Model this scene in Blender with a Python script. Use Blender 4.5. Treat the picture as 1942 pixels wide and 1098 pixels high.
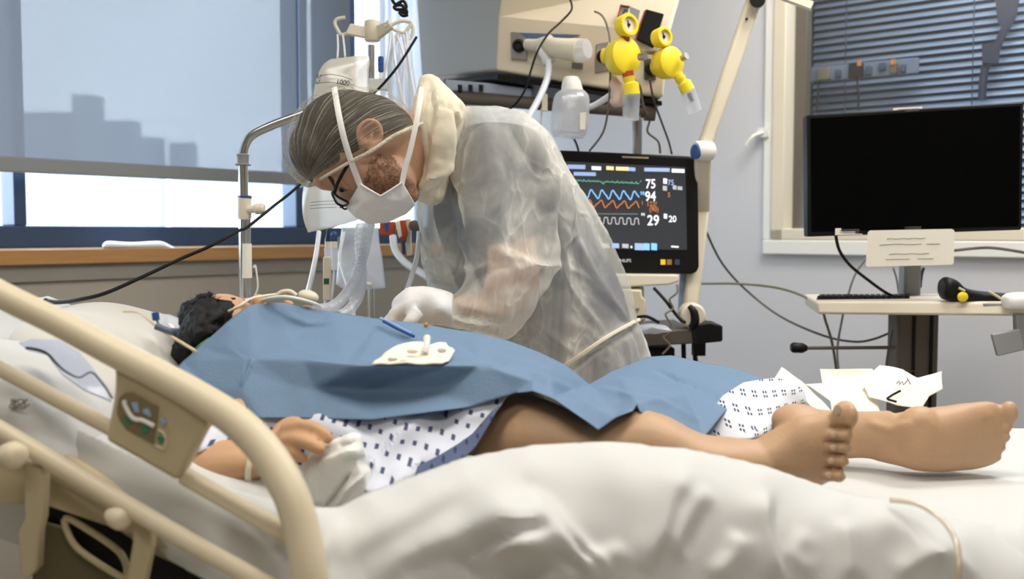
import bpy, bmesh, math, random
import numpy as np
from mathutils import Vector, Matrix, noise
from mathutils.geometry import delaunay_2d_cdt
random.seed(7)
for o in list(bpy.data.objects): bpy.data.objects.remove(o)
SC = bpy.context.scene
COL = SC.collection
# ------------------------------------------------------------------ camera
FPX = 1888.0
PITCH = math.atan((549-440)/FPX)
CAMZ = 1.2
cam = bpy.data.cameras.new('camera'); cam.lens = 35.0; cam.sensor_width = 36.0
camo = bpy.data.objects.new('camera', cam); COL.objects.link(camo)
camo.location = (0, 0, CAMZ); camo.rotation_euler = (math.pi/2-PITCH, 0, 0)
cam.dof.use_dof = True; cam.dof.focus_distance = 1.85; cam.dof.aperture_fstop = 3.2
cam.clip_start = 0.02
SC.camera = camo
# ------------------------------------------------------------------ world (overcast sky)
W = bpy.data.worlds.new('overcast_sky'); SC.world = W; W.use_nodes = True
bgn = W.node_tree.nodes['Background']
bgn.inputs[0].default_value = (0.72, 0.86, 1.0, 1); bgn.inputs[1].default_value = 12.0
# ------------------------------------------------------------------ lights
def area(name, loc, size, power, color, target=None, sy=None, portal=False):
    l = bpy.data.lights.new(name, 'AREA'); l.energy = power; l.color = color
    l.shape = 'RECTANGLE'; l.size = size; l.size_y = sy or size
    o = bpy.data.objects.new(name, l); COL.objects.link(o); o.location = loc
    if target is not None:
        o.rotation_euler = (Vector(target)-Vector(loc)).to_track_quat('-Z', 'Y').to_euler()
    if portal: l.cycles.is_portal = True
    return o
WARM = (1.0, 0.945, 0.87)
area('ceiling_lamp', (0.55, 1.25, 2.62), 1.2, 18, WARM, (0.55, 1.05, 0), 0.4)
area('ceiling_lamp', (-0.9, 1.0, 2.62), 1.2, 13, WARM, (-0.9, 0.7, 0), 0.4)
area('ceiling_lamp', (1.1, 2.1, 2.62), 1.0, 30, (1.0, .97, .94), (1.35, 2.7, 0.9), 0.5)
area('ceiling_lamp', (0.2, -0.6, 2.62), 1.2, 20, WARM, (0.2, -0.6, 0), 0.4)
SC.view_settings.view_transform = 'Standard'; SC.view_settings.look = 'None'
SC.view_settings.exposure = 0.12; SC.view_settings.gamma = 1.0
SC.view_settings.use_curve_mapping = False
SC.cycles.max_bounces = 10; SC.cycles.transparent_max_bounces = 24
SC.cycles.use_denoising = True
SC.cycles.sample_clamp_indirect = 6.0
# ------------------------------------------------------------------ helpers
def P(px, py, Y):
    a = (px-971)/FPX; b = (549-py)/FPX
    dy = b*math.sin(PITCH)+math.cos(PITCH)
    s = Y/dy
    return Vector((a*s, Y, CAMZ+(b*math.cos(PITCH)-math.sin(PITCH))*s))
def PP(pts): return [P(*p) for p in pts]
def proj(co):
    co = np.asarray(co); c, s = math.cos(PITCH), math.sin(PITCH)
    dz = co[:, 2]-CAMZ
    fwd = co[:, 1]*c-dz*s; up = co[:, 1]*s+dz*c
    return 971+FPX*co[:, 0]/fwd, 549-FPX*up/fwd
def S(r, g, b):
    f = lambda v: ((v/255+0.055)/1.055)**2.4 if v > 10 else v/255/12.92
    return (f(r), f(g), f(b), 1)
def catmull(pts, k):
    pts = [Vector(p) for p in pts]
    if len(pts) < 3 or k < 2:
        return pts
    out = []
    n = len(pts)
    for i in range(n-1):
        p0 = pts[max(i-1, 0)]; p1 = pts[i]; p2 = pts[i+1]; p3 = pts[min(i+2, n-1)]
        for j in range(k):
            t = j/k
            out.append(0.5*((2*p1)+(p2-p0)*t+(2*p0-5*p1+4*p2-p3)*t*t+(3*p1-p0-3*p2+p3)*t**3))
    out.append(pts[-1])
    return out
class M:
    def __init__(s): s.v = []; s.f = []
    def add(s, v, f):
        b = len(s.v); s.v += [Vector(x) for x in v]; s.f += [[i+b for i in q] for q in f]; return s
    def box(s, c, d, rz=0, mat=None):
        x, y, z = d[0]/2, d[1]/2, d[2]/2
        vs = [Vector((i*x, j*y, k*z)) for k in (-1, 1) for j in (-1, 1) for i in (-1, 1)]
        R = mat or Matrix.Rotation(rz, 3, 'Z')
        return s.add([R@v+Vector(c) for v in vs], [(0, 2, 3, 1), (4, 5, 7, 6), (0, 1, 5, 4), (2, 6, 7, 3), (0, 4, 6, 2), (1, 3, 7, 5)])
    def tube(s, pts, r, n=10, k=1, cap=True, flat=1.0):
        pts = catmull(pts, k) if k > 1 else [Vector(p) for p in pts]
        m = len(pts)
        rs = r if isinstance(r, (list, tuple)) else [r]*m
        if len(rs) != m: rs = list(np.interp(np.linspace(0, 1, m), np.linspace(0, 1, len(rs)), rs))
        T = [(pts[min(i+1, m-1)]-pts[max(i-1, 0)]).normalized() for i in range(m)]
        a = Vector((0, 1, 0)) if abs(T[0].y) < 0.8 else Vector((0, 0, 1))
        N = (a-T[0]*a.dot(T[0])).normalized()
        vs = []
        for i in range(m):
            N = (N-T[i]*N.dot(T[i])).normalized(); B = T[i].cross(N)
            for j in range(n):
                t = 2*math.pi*j/n
                vs.append(pts[i]+(N*math.cos(t)*flat+B*math.sin(t))*rs[i])
        fs = [(i*n+j, i*n+(j+1) % n, (i+1)*n+(j+1) % n, (i+1)*n+j) for i in range(m-1) for j in range(n)]
        if cap: fs += [tuple(range(n))[::-1], tuple((m-1)*n+j for j in range(n))]
        return s.add(vs, fs)
    def cyl(s, a, b, r, r2=None, n=20):
        return s.tube([a, b], [r, r if r2 is None else r2], n)
    def lathe(s, base, axis, prof, n=24, cap=True):
        axis = Vector(axis).normalized(); base = Vector(base)
        a = Vector((0, 1, 0)) if abs(axis.y) < 0.8 else Vector((1, 0, 0))
        N = (a-axis*a.dot(axis)).normalized(); B = axis.cross(N); vs = []
        for h, r in prof:
            for j in range(n):
                t = 2*math.pi*j/n; vs.append(base+axis*h+(N*math.cos(t)+B*math.sin(t))*max(r, 1e-4))
        m = len(prof)
        fs = [(i*n+j, i*n+(j+1) % n, (i+1)*n+(j+1) % n, (i+1)*n+j) for i in range(m-1) for j in range(n)]
        if cap: fs += [tuple(range(n))[::-1], tuple((m-1)*n+j for j in range(n))]
        return s.add(vs, fs)
    def ring(s, c, axis, R, r, n=28, m=8):
        axis = Vector(axis).normalized()
        a = Vector((0, 0, 1)) if abs(axis.z) < 0.8 else Vector((1, 0, 0))
        N = (a-axis*a.dot(axis)).normalized(); B = axis.cross(N); vs = []
        for i in range(n):
            t = 2*math.pi*i/n; d = N*math.cos(t)+B*math.sin(t)
            for j in range(m):
                u = 2*math.pi*j/m; vs.append(Vector(c)+d*(R+r*math.cos(u))+axis*r*math.sin(u))
        return s.add(vs, [(i*m+j, i*m+(j+1) % m, ((i+1) % n)*m+(j+1) % m, ((i+1) % n)*m+j) for i in range(n) for j in range(m)])
    def prism(s, pts, d, ddir=(0, 1, 0)):
        """outline points (px,py,Y) or Vectors, extruded by d along ddir (away from viewer by default)"""
        p = [v if isinstance(v, Vector) else P(*v) for v in pts]; n = len(p)
        q = [v+Vector(ddir)*d for v in p]
        return s.add(p+q, [tuple(range(n))]+[tuple(range(2*n-1, n-1, -1))]+[(i, n+i, n+(i+1) % n, (i+1) % n) for i in range(n)])
    def ell(s, c, r, rot=0, n=20, m=12, mat=None):
        """ellipsoid: centre, radii (x,y,z); rot = rotation about Y (radians, + tips +x up)"""
        R = mat or Matrix.Rotation(-rot, 3, 'Y'); vs = []; fs = []
        for i in range(1, m):
            t = math.pi*i/m
            for j in range(n):
                u = 2*math.pi*j/n
                vs.append(R@Vector((r[0]*math.sin(t)*math.cos(u), r[1]*math.sin(t)*math.sin(u), r[2]*math.cos(t)))+Vector(c))
        top = len(vs); vs.append(R@Vector((0, 0, r[2]))+Vector(c)); vs.append(R@Vector((0, 0, -r[2]))+Vector(c))
        for i in range(m-2):
            for j in range(n): fs.append((i*n+j, (i+1)*n+j, (i+1)*n+(j+1) % n, i*n+(j+1) % n))
        for j in range(n):
            fs.append((top, j, (j+1) % n)); fs.append((top+1, (m-2)*n+(j+1) % n, (m-2)*n+j))
        return s.add(vs, fs)
    def pell(s, px, py, Y, rx, rz, ry, rot=0):
        """ellipsoid with px radii in the picture plane; rot degrees, + = counter-clockwise seen from the viewer"""
        k = Y/FPX
        return s.ell(P(px, py, Y), (rx*k, ry, rz*k), math.radians(rot))
    def loft(s, secs, n=24, k=3, cap=True, e=1.0):
        """secs: (ax,ay,bx,by,Y,d): outline pixel pair, depth and half thickness. e<1 squarer."""
        A = catmull([P(q[0], q[1], q[4]) for q in secs], k); B = catmull([P(q[2], q[3], q[4]) for q in secs], k)
        D = catmull([Vector((q[5], 0, 0)) for q in secs], k)
        m = len(A); vs = []
        for a, b, d in zip(A, B, D):
            c = (a+b)/2; U = (a-b)/2
            for j in range(n):
                t = 2*math.pi*j/n; cc, ss = math.cos(t), math.sin(t)
                cc = math.copysign(abs(cc)**e, cc); ss = math.copysign(abs(ss)**e, ss)
                vs.append(c+U*cc+Vector((0, d.x*ss, 0)))
        fs = [(i*n+j, i*n+(j+1) % n, (i+1)*n+(j+1) % n, (i+1)*n+j) for i in range(m-1) for j in range(n)]
        if cap:
            fs += [tuple(range(n))[::-1], tuple((m-1)*n+j for j in range(n))]
        return s.add(vs, fs)
    def mesh(s, name):
        me = bpy.data.meshes.new(name); me.from_pydata([tuple(v) for v in s.v], [], s.f)
        bm = bmesh.new(); bm.from_mesh(me); bmesh.ops.recalc_face_normals(bm, faces=bm.faces); bm.to_mesh(me); bm.free()
        me.update(); return me
    def obj(s, name, mat, parent=None, smooth=True, bevel=0, sub=0, **kw):
        return fin(bpy.data.objects.new(name, s.mesh(name)), mat, parent, smooth, bevel, sub, **kw)
def fin(o, mat, parent=None, smooth=True, bevel=0, sub=0, solid=0, label=None, cat=None, group=None, kind=None):
    COL.objects.link(o); me = o.data
    if mat is not None:
        me.materials.clear(); me.materials.append(mat)
    n = len(me.vertices)
    if parent is None and n:
        co = np.empty(n*3, 'f'); me.vertices.foreach_get('co', co); co = co.reshape(-1, 3)
        c = (co.min(0)+co.max(0))/2; c[2] = co[:, 2].min(); co -= c
        me.vertices.foreach_set('co', co.ravel()); me.update(); o.location = Vector([float(x) for x in c])
    if parent is not None: adopt(o, parent)
    if smooth:
        me.polygons.foreach_set('use_smooth', [True]*len(me.polygons))
        try: me.set_sharp_from_angle(angle=math.radians(38))
        except Exception: pass
    if bevel:
        b = o.modifiers.new('bevel', 'BEVEL'); b.width = bevel; b.segments = 3; b.limit_method = 'ANGLE'; b.angle_limit = math.radians(35)
    if solid:
        b = o.modifiers.new('thickness', 'SOLIDIFY'); b.thickness = solid; b.offset = -1
    if sub:
        b = o.modifiers.new('subdivision', 'SUBSURF'); b.levels = sub; b.render_levels = sub
    tag(o, label, cat, group, kind); return o
def wloc(o):
    m = o.matrix_parent_inverse @ Matrix.Translation(o.location)
    return (wloc(o.parent)@m) if o.parent else Matrix.Translation(o.location)
def adopt(o, p):
    o.parent = p; o.matrix_parent_inverse = wloc(p).inverted()
def tag(o, label=None, cat=None, group=None, kind=None):
    if label: o['label'] = label
    if cat: o['category'] = cat
    if group: o['group'] = group
    if kind: o['kind'] = kind
    return o
def thing(name, loc, label=None, cat=None, group=None, kind=None):
    o = bpy.data.objects.new(name, None); COL.objects.link(o); o.location = loc; o.empty_display_size = 0.05
    return tag(o, label, cat, group, kind)
def remesh(m, voxel, smooth=4, factor=0.5):
    """join all closed shapes of M into one skin"""
    o = bpy.data.objects.new('tmp', m.mesh('tmp')); COL.objects.link(o)
    r = o.modifiers.new('r', 'REMESH'); r.mode = 'VOXEL'; r.voxel_size = voxel
    if smooth:
        q = o.modifiers.new('s', 'SMOOTH'); q.iterations = smooth; q.factor = factor
    me = bpy.data.meshes.new_from_object(o.evaluated_get(bpy.context.evaluated_depsgraph_get()))
    bpy.data.objects.remove(o); return me
def getco(me):
    co = np.empty(len(me.vertices)*3, 'f'); me.vertices.foreach_get('co', co); return co.reshape(-1, 3).astype('f8')
def getno(me):
    co = np.empty(len(me.vertices)*3, 'f'); me.vertex_normals.foreach_get('vector', co); return co.reshape(-1, 3).astype('f8')
def setco(me, co): me.vertices.foreach_set('co', co.astype('f').ravel()); me.update()
def relax(me, n, f=.5):
    bm = bmesh.new(); bm.from_mesh(me)
    for _ in range(n): bmesh.ops.smooth_vert(bm, verts=bm.verts, factor=f, use_axis_x=True, use_axis_y=True, use_axis_z=True)
    bm.to_mesh(me); bm.free(); me.update()
def segdist(x, y, pl):
    """distance in px to a polyline, the signed side, and the position along (0..1)"""
    best = np.full(x.shape, 1e9); side = np.zeros(x.shape); al = np.zeros(x.shape)
    L = [math.dist(pl[i], pl[i+1]) for i in range(len(pl)-1)]; tot = sum(L); acc = 0
    for i in range(len(pl)-1):
        ax, ay = pl[i]; bx, by = pl[i+1]; dx, dy = bx-ax, by-ay; l2 = dx*dx+dy*dy
        t = np.clip(((x-ax)*dx+(y-ay)*dy)/l2, 0, 1)
        d = np.hypot(x-ax-t*dx, y-ay-t*dy); m = d < best
        best = np.where(m, d, best); side = np.where(m, np.sign(dx*(y-ay)-dy*(x-ax)), side)
        al = np.where(m, (acc+t*L[i])/tot, al); acc += L[i]
    return best, side, al
def ridges(me, lines, dirv=None, front=True):
    """lines: (polyline px, width px, height m, asym). raises creases on the cloth along its normals"""
    co = getco(me); no = getno(me); x, y = proj(co)
    D = no if dirv is None else np.tile(np.array(dirv), (len(co), 1))
    tot = np.zeros(len(co))
    fr = (no[:, 1] < 0.25) if front else np.ones(len(co), bool)
    for pl, w, h, asym in lines:
        d, s, a = segdist(x, y, pl)
        taper = np.clip(np.minimum(a, 1-a)*5, 0, 1)**0.7
        ww = np.where(s*asym > 0, w*(1+2.2*abs(asym)), w)
        tot += h*taper*np.exp(-(d/ww)**2)
    co += D*(tot*fr)[:, None]; setco(me, co)
def fnoise(me, amp, scale, stretch=(1, 1, 1), ridged=False, seed=0):
    co = getco(me); no = getno(me)
    st = np.array(stretch)*scale
    v = np.array([noise.noise(Vector(c*st)+Vector((seed, seed, 0))) for c in co])
    if ridged: v = 0.5-np.abs(v)*1.6
    setco(me, co+no*(v*amp)[:, None])
def inpoly(x, y, poly):
    c = False; n = len(poly)
    for i in range(n):
        x1, y1 = poly[i][:2]; x2, y2 = poly[(i+1) % n][:2]
        if (y1 > y) != (y2 > y) and x < (x2-x1)*(y-y1)/(y2-y1)+x1: c = not c
    return c
def facet(pts, outline, folds=(), sub=3, smooth=2, name='c', fac=0.5):
    """sheet folded along given creases: control points (px,py,Y) triangulated, refined, slightly relaxed"""
    edges = [(outline[i], outline[(i+1) % len(outline)]) for i in range(len(outline))]
    for f in folds: edges += [(f[i], f[i+1]) for i in range(len(f)-1)]
    r = delaunay_2d_cdt([Vector((p[0], -p[1])) for p in pts], edges, [list(outline)], 1, 0.01)
    V = []
    for v, o in zip(r[0], r[3]):
        V.append(P(*pts[o[0]]) if o else P(v.x, -v.y, min(pts, key=lambda p: (p[0]-v.x)**2+(p[1]+v.y)**2)[2]))
    me = bpy.data.meshes.new(name); me.from_pydata([tuple(v) for v in V], [], [list(f) for f in r[2]])
    bm = bmesh.new(); bm.from_mesh(me)
    for _ in range(sub):
        bmesh.ops.subdivide_edges(bm, edges=bm.edges, cuts=1, use_grid_fill=True)
    bmesh.ops.triangulate(bm, faces=bm.faces)
    inner = [v for v in bm.verts if not v.is_boundary]
    for _ in range(smooth): bmesh.ops.smooth_vert(bm, verts=inner, factor=fac, use_axis_x=True, use_axis_y=True, use_axis_z=True)
    bmesh.ops.recalc_face_normals(bm, faces=bm.faces)
    bm.to_mesh(me); bm.free(); me.update(); flipcam(me); return me
def flipcam(me):
    no = np.empty(len(me.polygons)*3, 'f'); me.polygons.foreach_get('normal', no); no = no.reshape(-1, 3)
    if (-no[:, 1]+no[:, 2]).mean() < 0: me.flip_normals()
    me.update()
def drape(ctrl, outline, step=9, name='d', reg=1e-3):
    """smooth cloth: depth interpolated (thin plate) from control points (px,py,Y)"""
    C = np.array(ctrl, float); n = len(C); X = C[:, :2]/300.0
    def U(r2): return np.where(r2 > 0, r2*np.log(r2+1e-12), 0)
    K = U(((X[:, None]-X[None])**2).sum(-1))+np.eye(n)*reg
    A = np.zeros((n+3, n+3)); A[:n, :n] = K; A[:n, n] = 1; A[:n, n+1:] = X; A[n, :n] = 1; A[n+1:, :n] = X.T
    w = np.linalg.solve(A, np.concatenate([C[:, 2], [0, 0, 0]]))
    def Yf(p):
        q = np.array(p, float)/300.0
        return U(((q[:, None]-X[None])**2).sum(-1))@w[:n]+w[n]+q@w[n+1:]
    ol = []
    m = len(outline)
    for i in range(m):
        a, b = outline[i], outline[(i+1) % m]; k = max(1, int(math.dist(a, b)/step))
        ol += [(a[0]+(b[0]-a[0])*j/k, a[1]+(b[1]-a[1])*j/k) for j in range(k)]
    pts = list(ol); xs = [p[0] for p in ol]; ys = [p[1] for p in ol]
    x = min(xs)
    oa = np.array(ol)
    while x < max(xs):
        y = min(ys)
        while y < max(ys):
            if inpoly(x, y, ol) and ((oa-[x, y])**2).sum(1).min() > (step*0.6)**2: pts.append((x, y))
            y += step
        x += step
    no_ = len(ol)
    r = delaunay_2d_cdt([Vector((p[0], -p[1])) for p in pts], [(i, (i+1) % no_) for i in range(no_)], [list(range(no_))], 1, 1e-3)
    vv = [(v.x, -v.y) for v in r[0]]; Y = Yf(vv)
    me = bpy.data.meshes.new(name); me.from_pydata([tuple(P(a, b, float(y))) for (a, b), y in zip(vv, Y)], [], [list(f) for f in r[2]])
    me.update(); flipcam(me); return me
def mobj(name, me, mat, parent=None, **kw):
    return fin(bpy.data.objects.new(name, me), mat, parent, **kw)
def text(name, body, px, py, hpx, Y, mat, parent, rz=0.0, bold=0.0, roll=0.0, align='LEFT', depth=0.0004, sx=1.0, tilt=0.0):
    """lettering standing upright; (px,py) baseline; hpx capital height in pixels; rz = yaw of the surface"""
    cu = bpy.data.curves.new('t', 'FONT'); cu.body = body; cu.align_x = align
    cu.size = hpx*Y/FPX/0.70; cu.extrude = depth; cu.offset = bold*cu.size; cu.resolution_u = 3
    o = bpy.data.objects.new('t', cu); COL.objects.link(o)
    me = bpy.data.meshes.new_from_object(o.evaluated_get(bpy.context.evaluated_depsgraph_get()))
    bpy.data.objects.remove(o)
    Mx = Matrix.Translation(P(px, py, Y)) @ Matrix.Rotation(rz, 4, 'Z') @ Matrix.Rotation(math.pi/2+tilt, 4, 'X') @ Matrix.Rotation(roll, 4, 'Z') @ Matrix.Diagonal((sx, 1, 1, 1))
    me.transform(Mx); me.update()
    return mobj(name, me, mat, parent, smooth=False)
# ------------------------------------------------------------------ materials
def mat(name, col, rough=0.5, metal=0.0, spec=None, bump=0, bscale=60, var=0.0, vscale=6, alpha=1, trans=0, ior=1.45, sss=0, emit=None, es=0, coat=0):
    m = bpy.data.materials.new(name); m.use_nodes = True; nt = m.node_tree; b = nt.nodes['Principled BSDF']
    b.inputs['Base Color'].default_value = col; b.inputs['Roughness'].default_value = rough
    b.inputs['Metallic'].default_value = metal; b.inputs['IOR'].default_value = ior
    if spec is not None: b.inputs['Specular IOR Level'].default_value = spec
    b.inputs['Alpha'].default_value = alpha; b.inputs['Transmission Weight'].default_value = trans
    b.inputs['Coat Weight'].default_value = coat
    if sss:
        b.inputs['Subsurface Weight'].default_value = sss; b.inputs['Subsurface Scale'].default_value = 0.01
        b.inputs['Subsurface Radius'].default_value = (1, .35, .2)
    if emit: b.inputs['Emission Color'].default_value = emit; b.inputs['Emission Strength'].default_value = es
    tc = nt.nodes.new('ShaderNodeTexCoord')
    if var:
        nz = nt.nodes.new('ShaderNodeTexNoise'); nz.inputs['Scale'].default_value = vscale; nz.inputs['Detail'].default_value = 4
        nt.links.new(tc.outputs['Object'], nz.inputs['Vector'])
        mx = nt.nodes.new('ShaderNodeMix'); mx.data_type = 'RGBA'
        mx.inputs[6].default_value = tuple(c*(1-var) for c in col[:3])+(1,); mx.inputs[7].default_value = tuple(min(1, c*(1+var)) for c in col[:3])+(1,)
        nt.links.new(nz.outputs['Fac'], mx.inputs[0]); nt.links.new(mx.outputs[2], b.inputs['Base Color'])
    if bump:
        nz = nt.nodes.new('ShaderNodeTexNoise'); nz.inputs['Scale'].default_value = bscale; nz.inputs['Detail'].default_value = 5
        nt.links.new(tc.outputs['Object'], nz.inputs['Vector'])
        bp = nt.nodes.new('ShaderNodeBump'); bp.inputs['Strength'].default_value = bump; bp.inputs['Distance'].default_value = 0.004
        nt.links.new(nz.outputs['Fac'], bp.inputs['Height']); nt.links.new(bp.outputs['Normal'], b.inputs['Normal'])
    return m
def sheer(name, col, alpha, transl=0.4, bump=0.3, bscale=40, gloss=0.0, avar=0.0, ascale=8, stretch=(1, 1, 1), tcol=(1, 1, 1, 1), distort=1.0):
    """thin see-through cloth/film: part clear, part scattering"""
    m = bpy.data.materials.new(name); m.use_nodes = True; nt = m.node_tree; N = nt.nodes; L = nt.links
    N.remove(N['Principled BSDF']); out = N['Material Output']
    tc = N.new('ShaderNodeTexCoord'); mp = N.new('ShaderNodeMapping'); mp.inputs['Scale'].default_value = stretch
    L.new(tc.outputs['Object'], mp.inputs['Vector'])
    d = N.new('ShaderNodeBsdfDiffuse'); d.inputs[0].default_value = col
    t = N.new('ShaderNodeBsdfTranslucent'); t.inputs[0].default_value = col
    a = N.new('ShaderNodeMixShader'); a.inputs[0].default_value = transl
    L.new(d.outputs[0], a.inputs[1]); L.new(t.outputs[0], a.inputs[2]); cur = a
    nz = N.new('ShaderNodeTexNoise'); nz.inputs['Scale'].default_value = bscale; nz.inputs['Detail'].default_value = 6
    nz.inputs['Distortion'].default_value = distort
    L.new(mp.outputs[0], nz.inputs['Vector'])
    if bump:
        bp = N.new('ShaderNodeBump'); bp.inputs['Strength'].default_value = bump; bp.inputs['Distance'].default_value = 0.01
        L.new(nz.outputs['Fac'], bp.inputs['Height'])
        L.new(bp.outputs[0], d.inputs['Normal']); L.new(bp.outputs[0], t.inputs['Normal'])
    if gloss:
        g = N.new('ShaderNodeBsdfGlossy'); g.inputs['Roughness'].default_value = 0.25
        if bump: L.new(bp.outputs[0], g.inputs['Normal'])
        b = N.new('ShaderNodeMixShader'); b.inputs[0].default_value = gloss
        L.new(cur.outputs[0], b.inputs[1]); L.new(g.outputs[0], b.inputs[2]); cur = b
    tr = N.new('ShaderNodeBsdfTransparent'); tr.inputs[0].default_value = tcol
    x = N.new('ShaderNodeMixShader'); x.inputs[0].default_value = alpha
    if avar:
        n2 = N.new('ShaderNodeTexNoise'); n2.inputs['Scale'].default_value = ascale; n2.inputs['Detail'].default_value = 5
        n2.inputs['Distortion'].default_value = 1.5
        L.new(mp.outputs[0], n2.inputs['Vector'])
        r = N.new('ShaderNodeMapRange'); r.inputs[1].default_value = 0.35; r.inputs[2].default_value = 0.65
        r.inputs[3].default_value = max(0, alpha-avar); r.inputs[4].default_value = min(1, alpha+avar)
        L.new(n2.outputs['Fac'], r.inputs[0]); L.new(r.outputs[0], x.inputs[0])
    L.new(tr.outputs[0], x.inputs[1]); L.new(cur.outputs[0], x.inputs[2]); L.new(x.outputs[0], out.inputs[0])
    return m
# ================================================================== materials
m_wall = mat('wall_paint', S(205, 205, 208), 0.8, bump=0.1, bscale=150)
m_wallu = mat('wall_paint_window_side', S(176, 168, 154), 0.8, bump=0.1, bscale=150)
m_ceil = mat('ceiling_paint', S(225, 223, 216), 0.9)
m_floor = mat('floor_vinyl', S(178, 168, 150), 0.4, var=0.08, vscale=30)
m_frame = mat('window_frame_dark', S(50, 66, 90), 0.5)
m_cream = mat('cream_plastic', S(218, 205, 176), 0.42, var=0.03)
m_creamd = mat('cream_panel_plastic', S(186, 172, 138), 0.5)
m_white = mat('white_plastic', S(232, 230, 224), 0.35)
m_offw = mat('offwhite_plastic', S(222, 212, 190), 0.42)
m_black = mat('black_plastic', S(18, 17, 16), 0.45, spec=.25)
m_rubber = mat('black_rubber', S(20, 20, 22), 0.6)
m_chrome = mat('chrome_steel', (0.62, 0.60, 0.57, 1), 0.22, 1.0)
m_steel = mat('brushed_steel', (0.42, 0.39, 0.36, 1), 0.35, 1.0)
m_greym = mat('grey_metal', S(120, 114, 104), 0.45, 0.5)
m_grey = mat('grey_plastic', S(142, 142, 142), 0.5)
m_dgrey = mat('dark_grey_column', S(96, 88, 78), 0.5, 0.3)
m_yel = mat('yellow_plastic', S(240, 214, 50), 0.38)
m_blue = mat('blue_plastic', S(40, 78, 140), 0.4)
m_orange = mat('red_orange_plastic', S(170, 70, 38), 0.45)
m_paper = mat('white_paper', S(240, 234, 218), 0.8)
m_ink = mat('black_ink', S(28, 26, 26), 0.6)
m_inkg = mat('grey_print', S(120, 118, 118), 0.7)
m_clear = sheer('clear_plastic', (0.86, 0.9, 0.95, 1), 0.36, 0.4, 0.2, 30, gloss=0.25)
m_clearw = sheer('milky_plastic', (0.86, 0.88, 0.92, 1), 0.62, 0.4, 0.2, 30, gloss=0.2)
m_glass = sheer('window_glass', (0.8, 0.85, 0.9, 1), 0.05, 0.0, 0.0, 30, gloss=0.9)
m_tube = mat('white_tube', S(225, 228, 235), 0.35)
m_wood = bpy.data.materials.new('sill_wood'); m_wood.use_nodes = True
def _w():
    nt = m_wood.node_tree; b = nt.nodes['Principled BSDF']; tc = nt.nodes.new('ShaderNodeTexCoord'); mp = nt.nodes.new('ShaderNodeMapping')
    mp.inputs['Scale'].default_value = (3, 3, 60); nz = nt.nodes.new('ShaderNodeTexNoise'); nz.inputs['Scale'].default_value = 2; nz.inputs['Detail'].default_value = 6
    cr = nt.nodes.new('ShaderNodeValToRGB'); cr.color_ramp.elements[0].color = S(168, 118, 66); cr.color_ramp.elements[1].color = S(206, 158, 100)
    nt.links.new(tc.outputs['Object'], mp.inputs[0]); nt.links.new(mp.outputs[0], nz.inputs[0]); nt.links.new(nz.outputs['Fac'], cr.inputs[0]); nt.links.new(cr.outputs[0], b.inputs['Base Color'])
    b.inputs['Roughness'].default_value = 0.4
_w()
m_blind = sheer('roller_blind_fabric', S(158, 166, 178), 0.815, 0.12, 0.0)
# ================================================================== room shell
U1 = Vector((0.637, 0.771, 0)).normalized(); N1 = Vector((U1.y, -U1.x, 0))
U2 = Vector((U1.y, -U1.x, 0)); N2 = Vector((-U1.x, -U1.y, 0))
O1 = Vector((-1.33, 2.6, 0)); CR = O1+U1*1.788
def hit(px, py, wall=1, off=0.0):
    """point where the sight line of a pixel meets a wall (moved off into the room)"""
    d = P(px, py, 1.0)-Vector((0, 0, CAMZ)); O, N = (O1, N1) if wall == 1 else (CR, N2)
    O = O+N*off; t = (O-Vector((0, 0, CAMZ))).dot(N)/d.dot(N)
    return Vector((0, 0, CAMZ))+d*t
def sz(px, py, wall=1, off=0.0):
    p = hit(px, py, wall, off); return ((p-(O1 if wall == 1 else CR)).dot(U1 if wall == 1 else U2), p.z)
def wbox(m, wall, s0, s1, z0, z1, n0, n1):
    """box in wall coordinates: along s, up z, n into the room"""
    O, U, N = (O1, U1, N1) if wall == 1 else (CR, U2, N2)
    p = [O+U*s+N*n+Vector((0, 0, z)) for z in (z0, z1) for n in (n0, n1) for s in (s0, s1)]
    return m.add(p, [(0, 2, 3, 1), (4, 5, 7, 6), (0, 1, 5, 4), (2, 6, 7, 3), (0, 4, 6, 2), (1, 3, 7, 5)])
H = 2.68
L1a, L1b = 1.788-6.2, 1.788      # wall 1 extent
L2b = 5.2
WS0 = -1.9; WS1 = sz(842, 300)[0]; WZ0 = sz(5, 472)[1]; WZ1 = 2.45
w = M()
wbox(w, 1, L1a-.2, WS0, 0, H, -.2, 0); wbox(w, 1, WS1, L1b+.2, 0, H, -.2, 0)
wbox(w, 1, WS0, WS1, 0, WZ0, -.2, 0); wbox(w, 1, WS0, WS1, WZ1, H, -.2, 0)
w.obj('wall_back', m_wallu, smooth=False, kind='structure')
V0 = sz(1486, 200, 2)[0]; VZ0 = sz(1490, 437, 2)[1]; V1 = 3.3; VZ1 = 2.35
w = M()
wbox(w, 2, 0, V0, 0, H, -.14, 0); wbox(w, 2, V1, L2b+.2, 0, H, -.14, 0)
wbox(w, 2, V0, V1, 0, VZ0, -.14, 0); wbox(w, 2, V0, V1, VZ1, H, -.14, 0)
w.obj('wall_right', m_wall, smooth=False, kind='structure')
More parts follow.
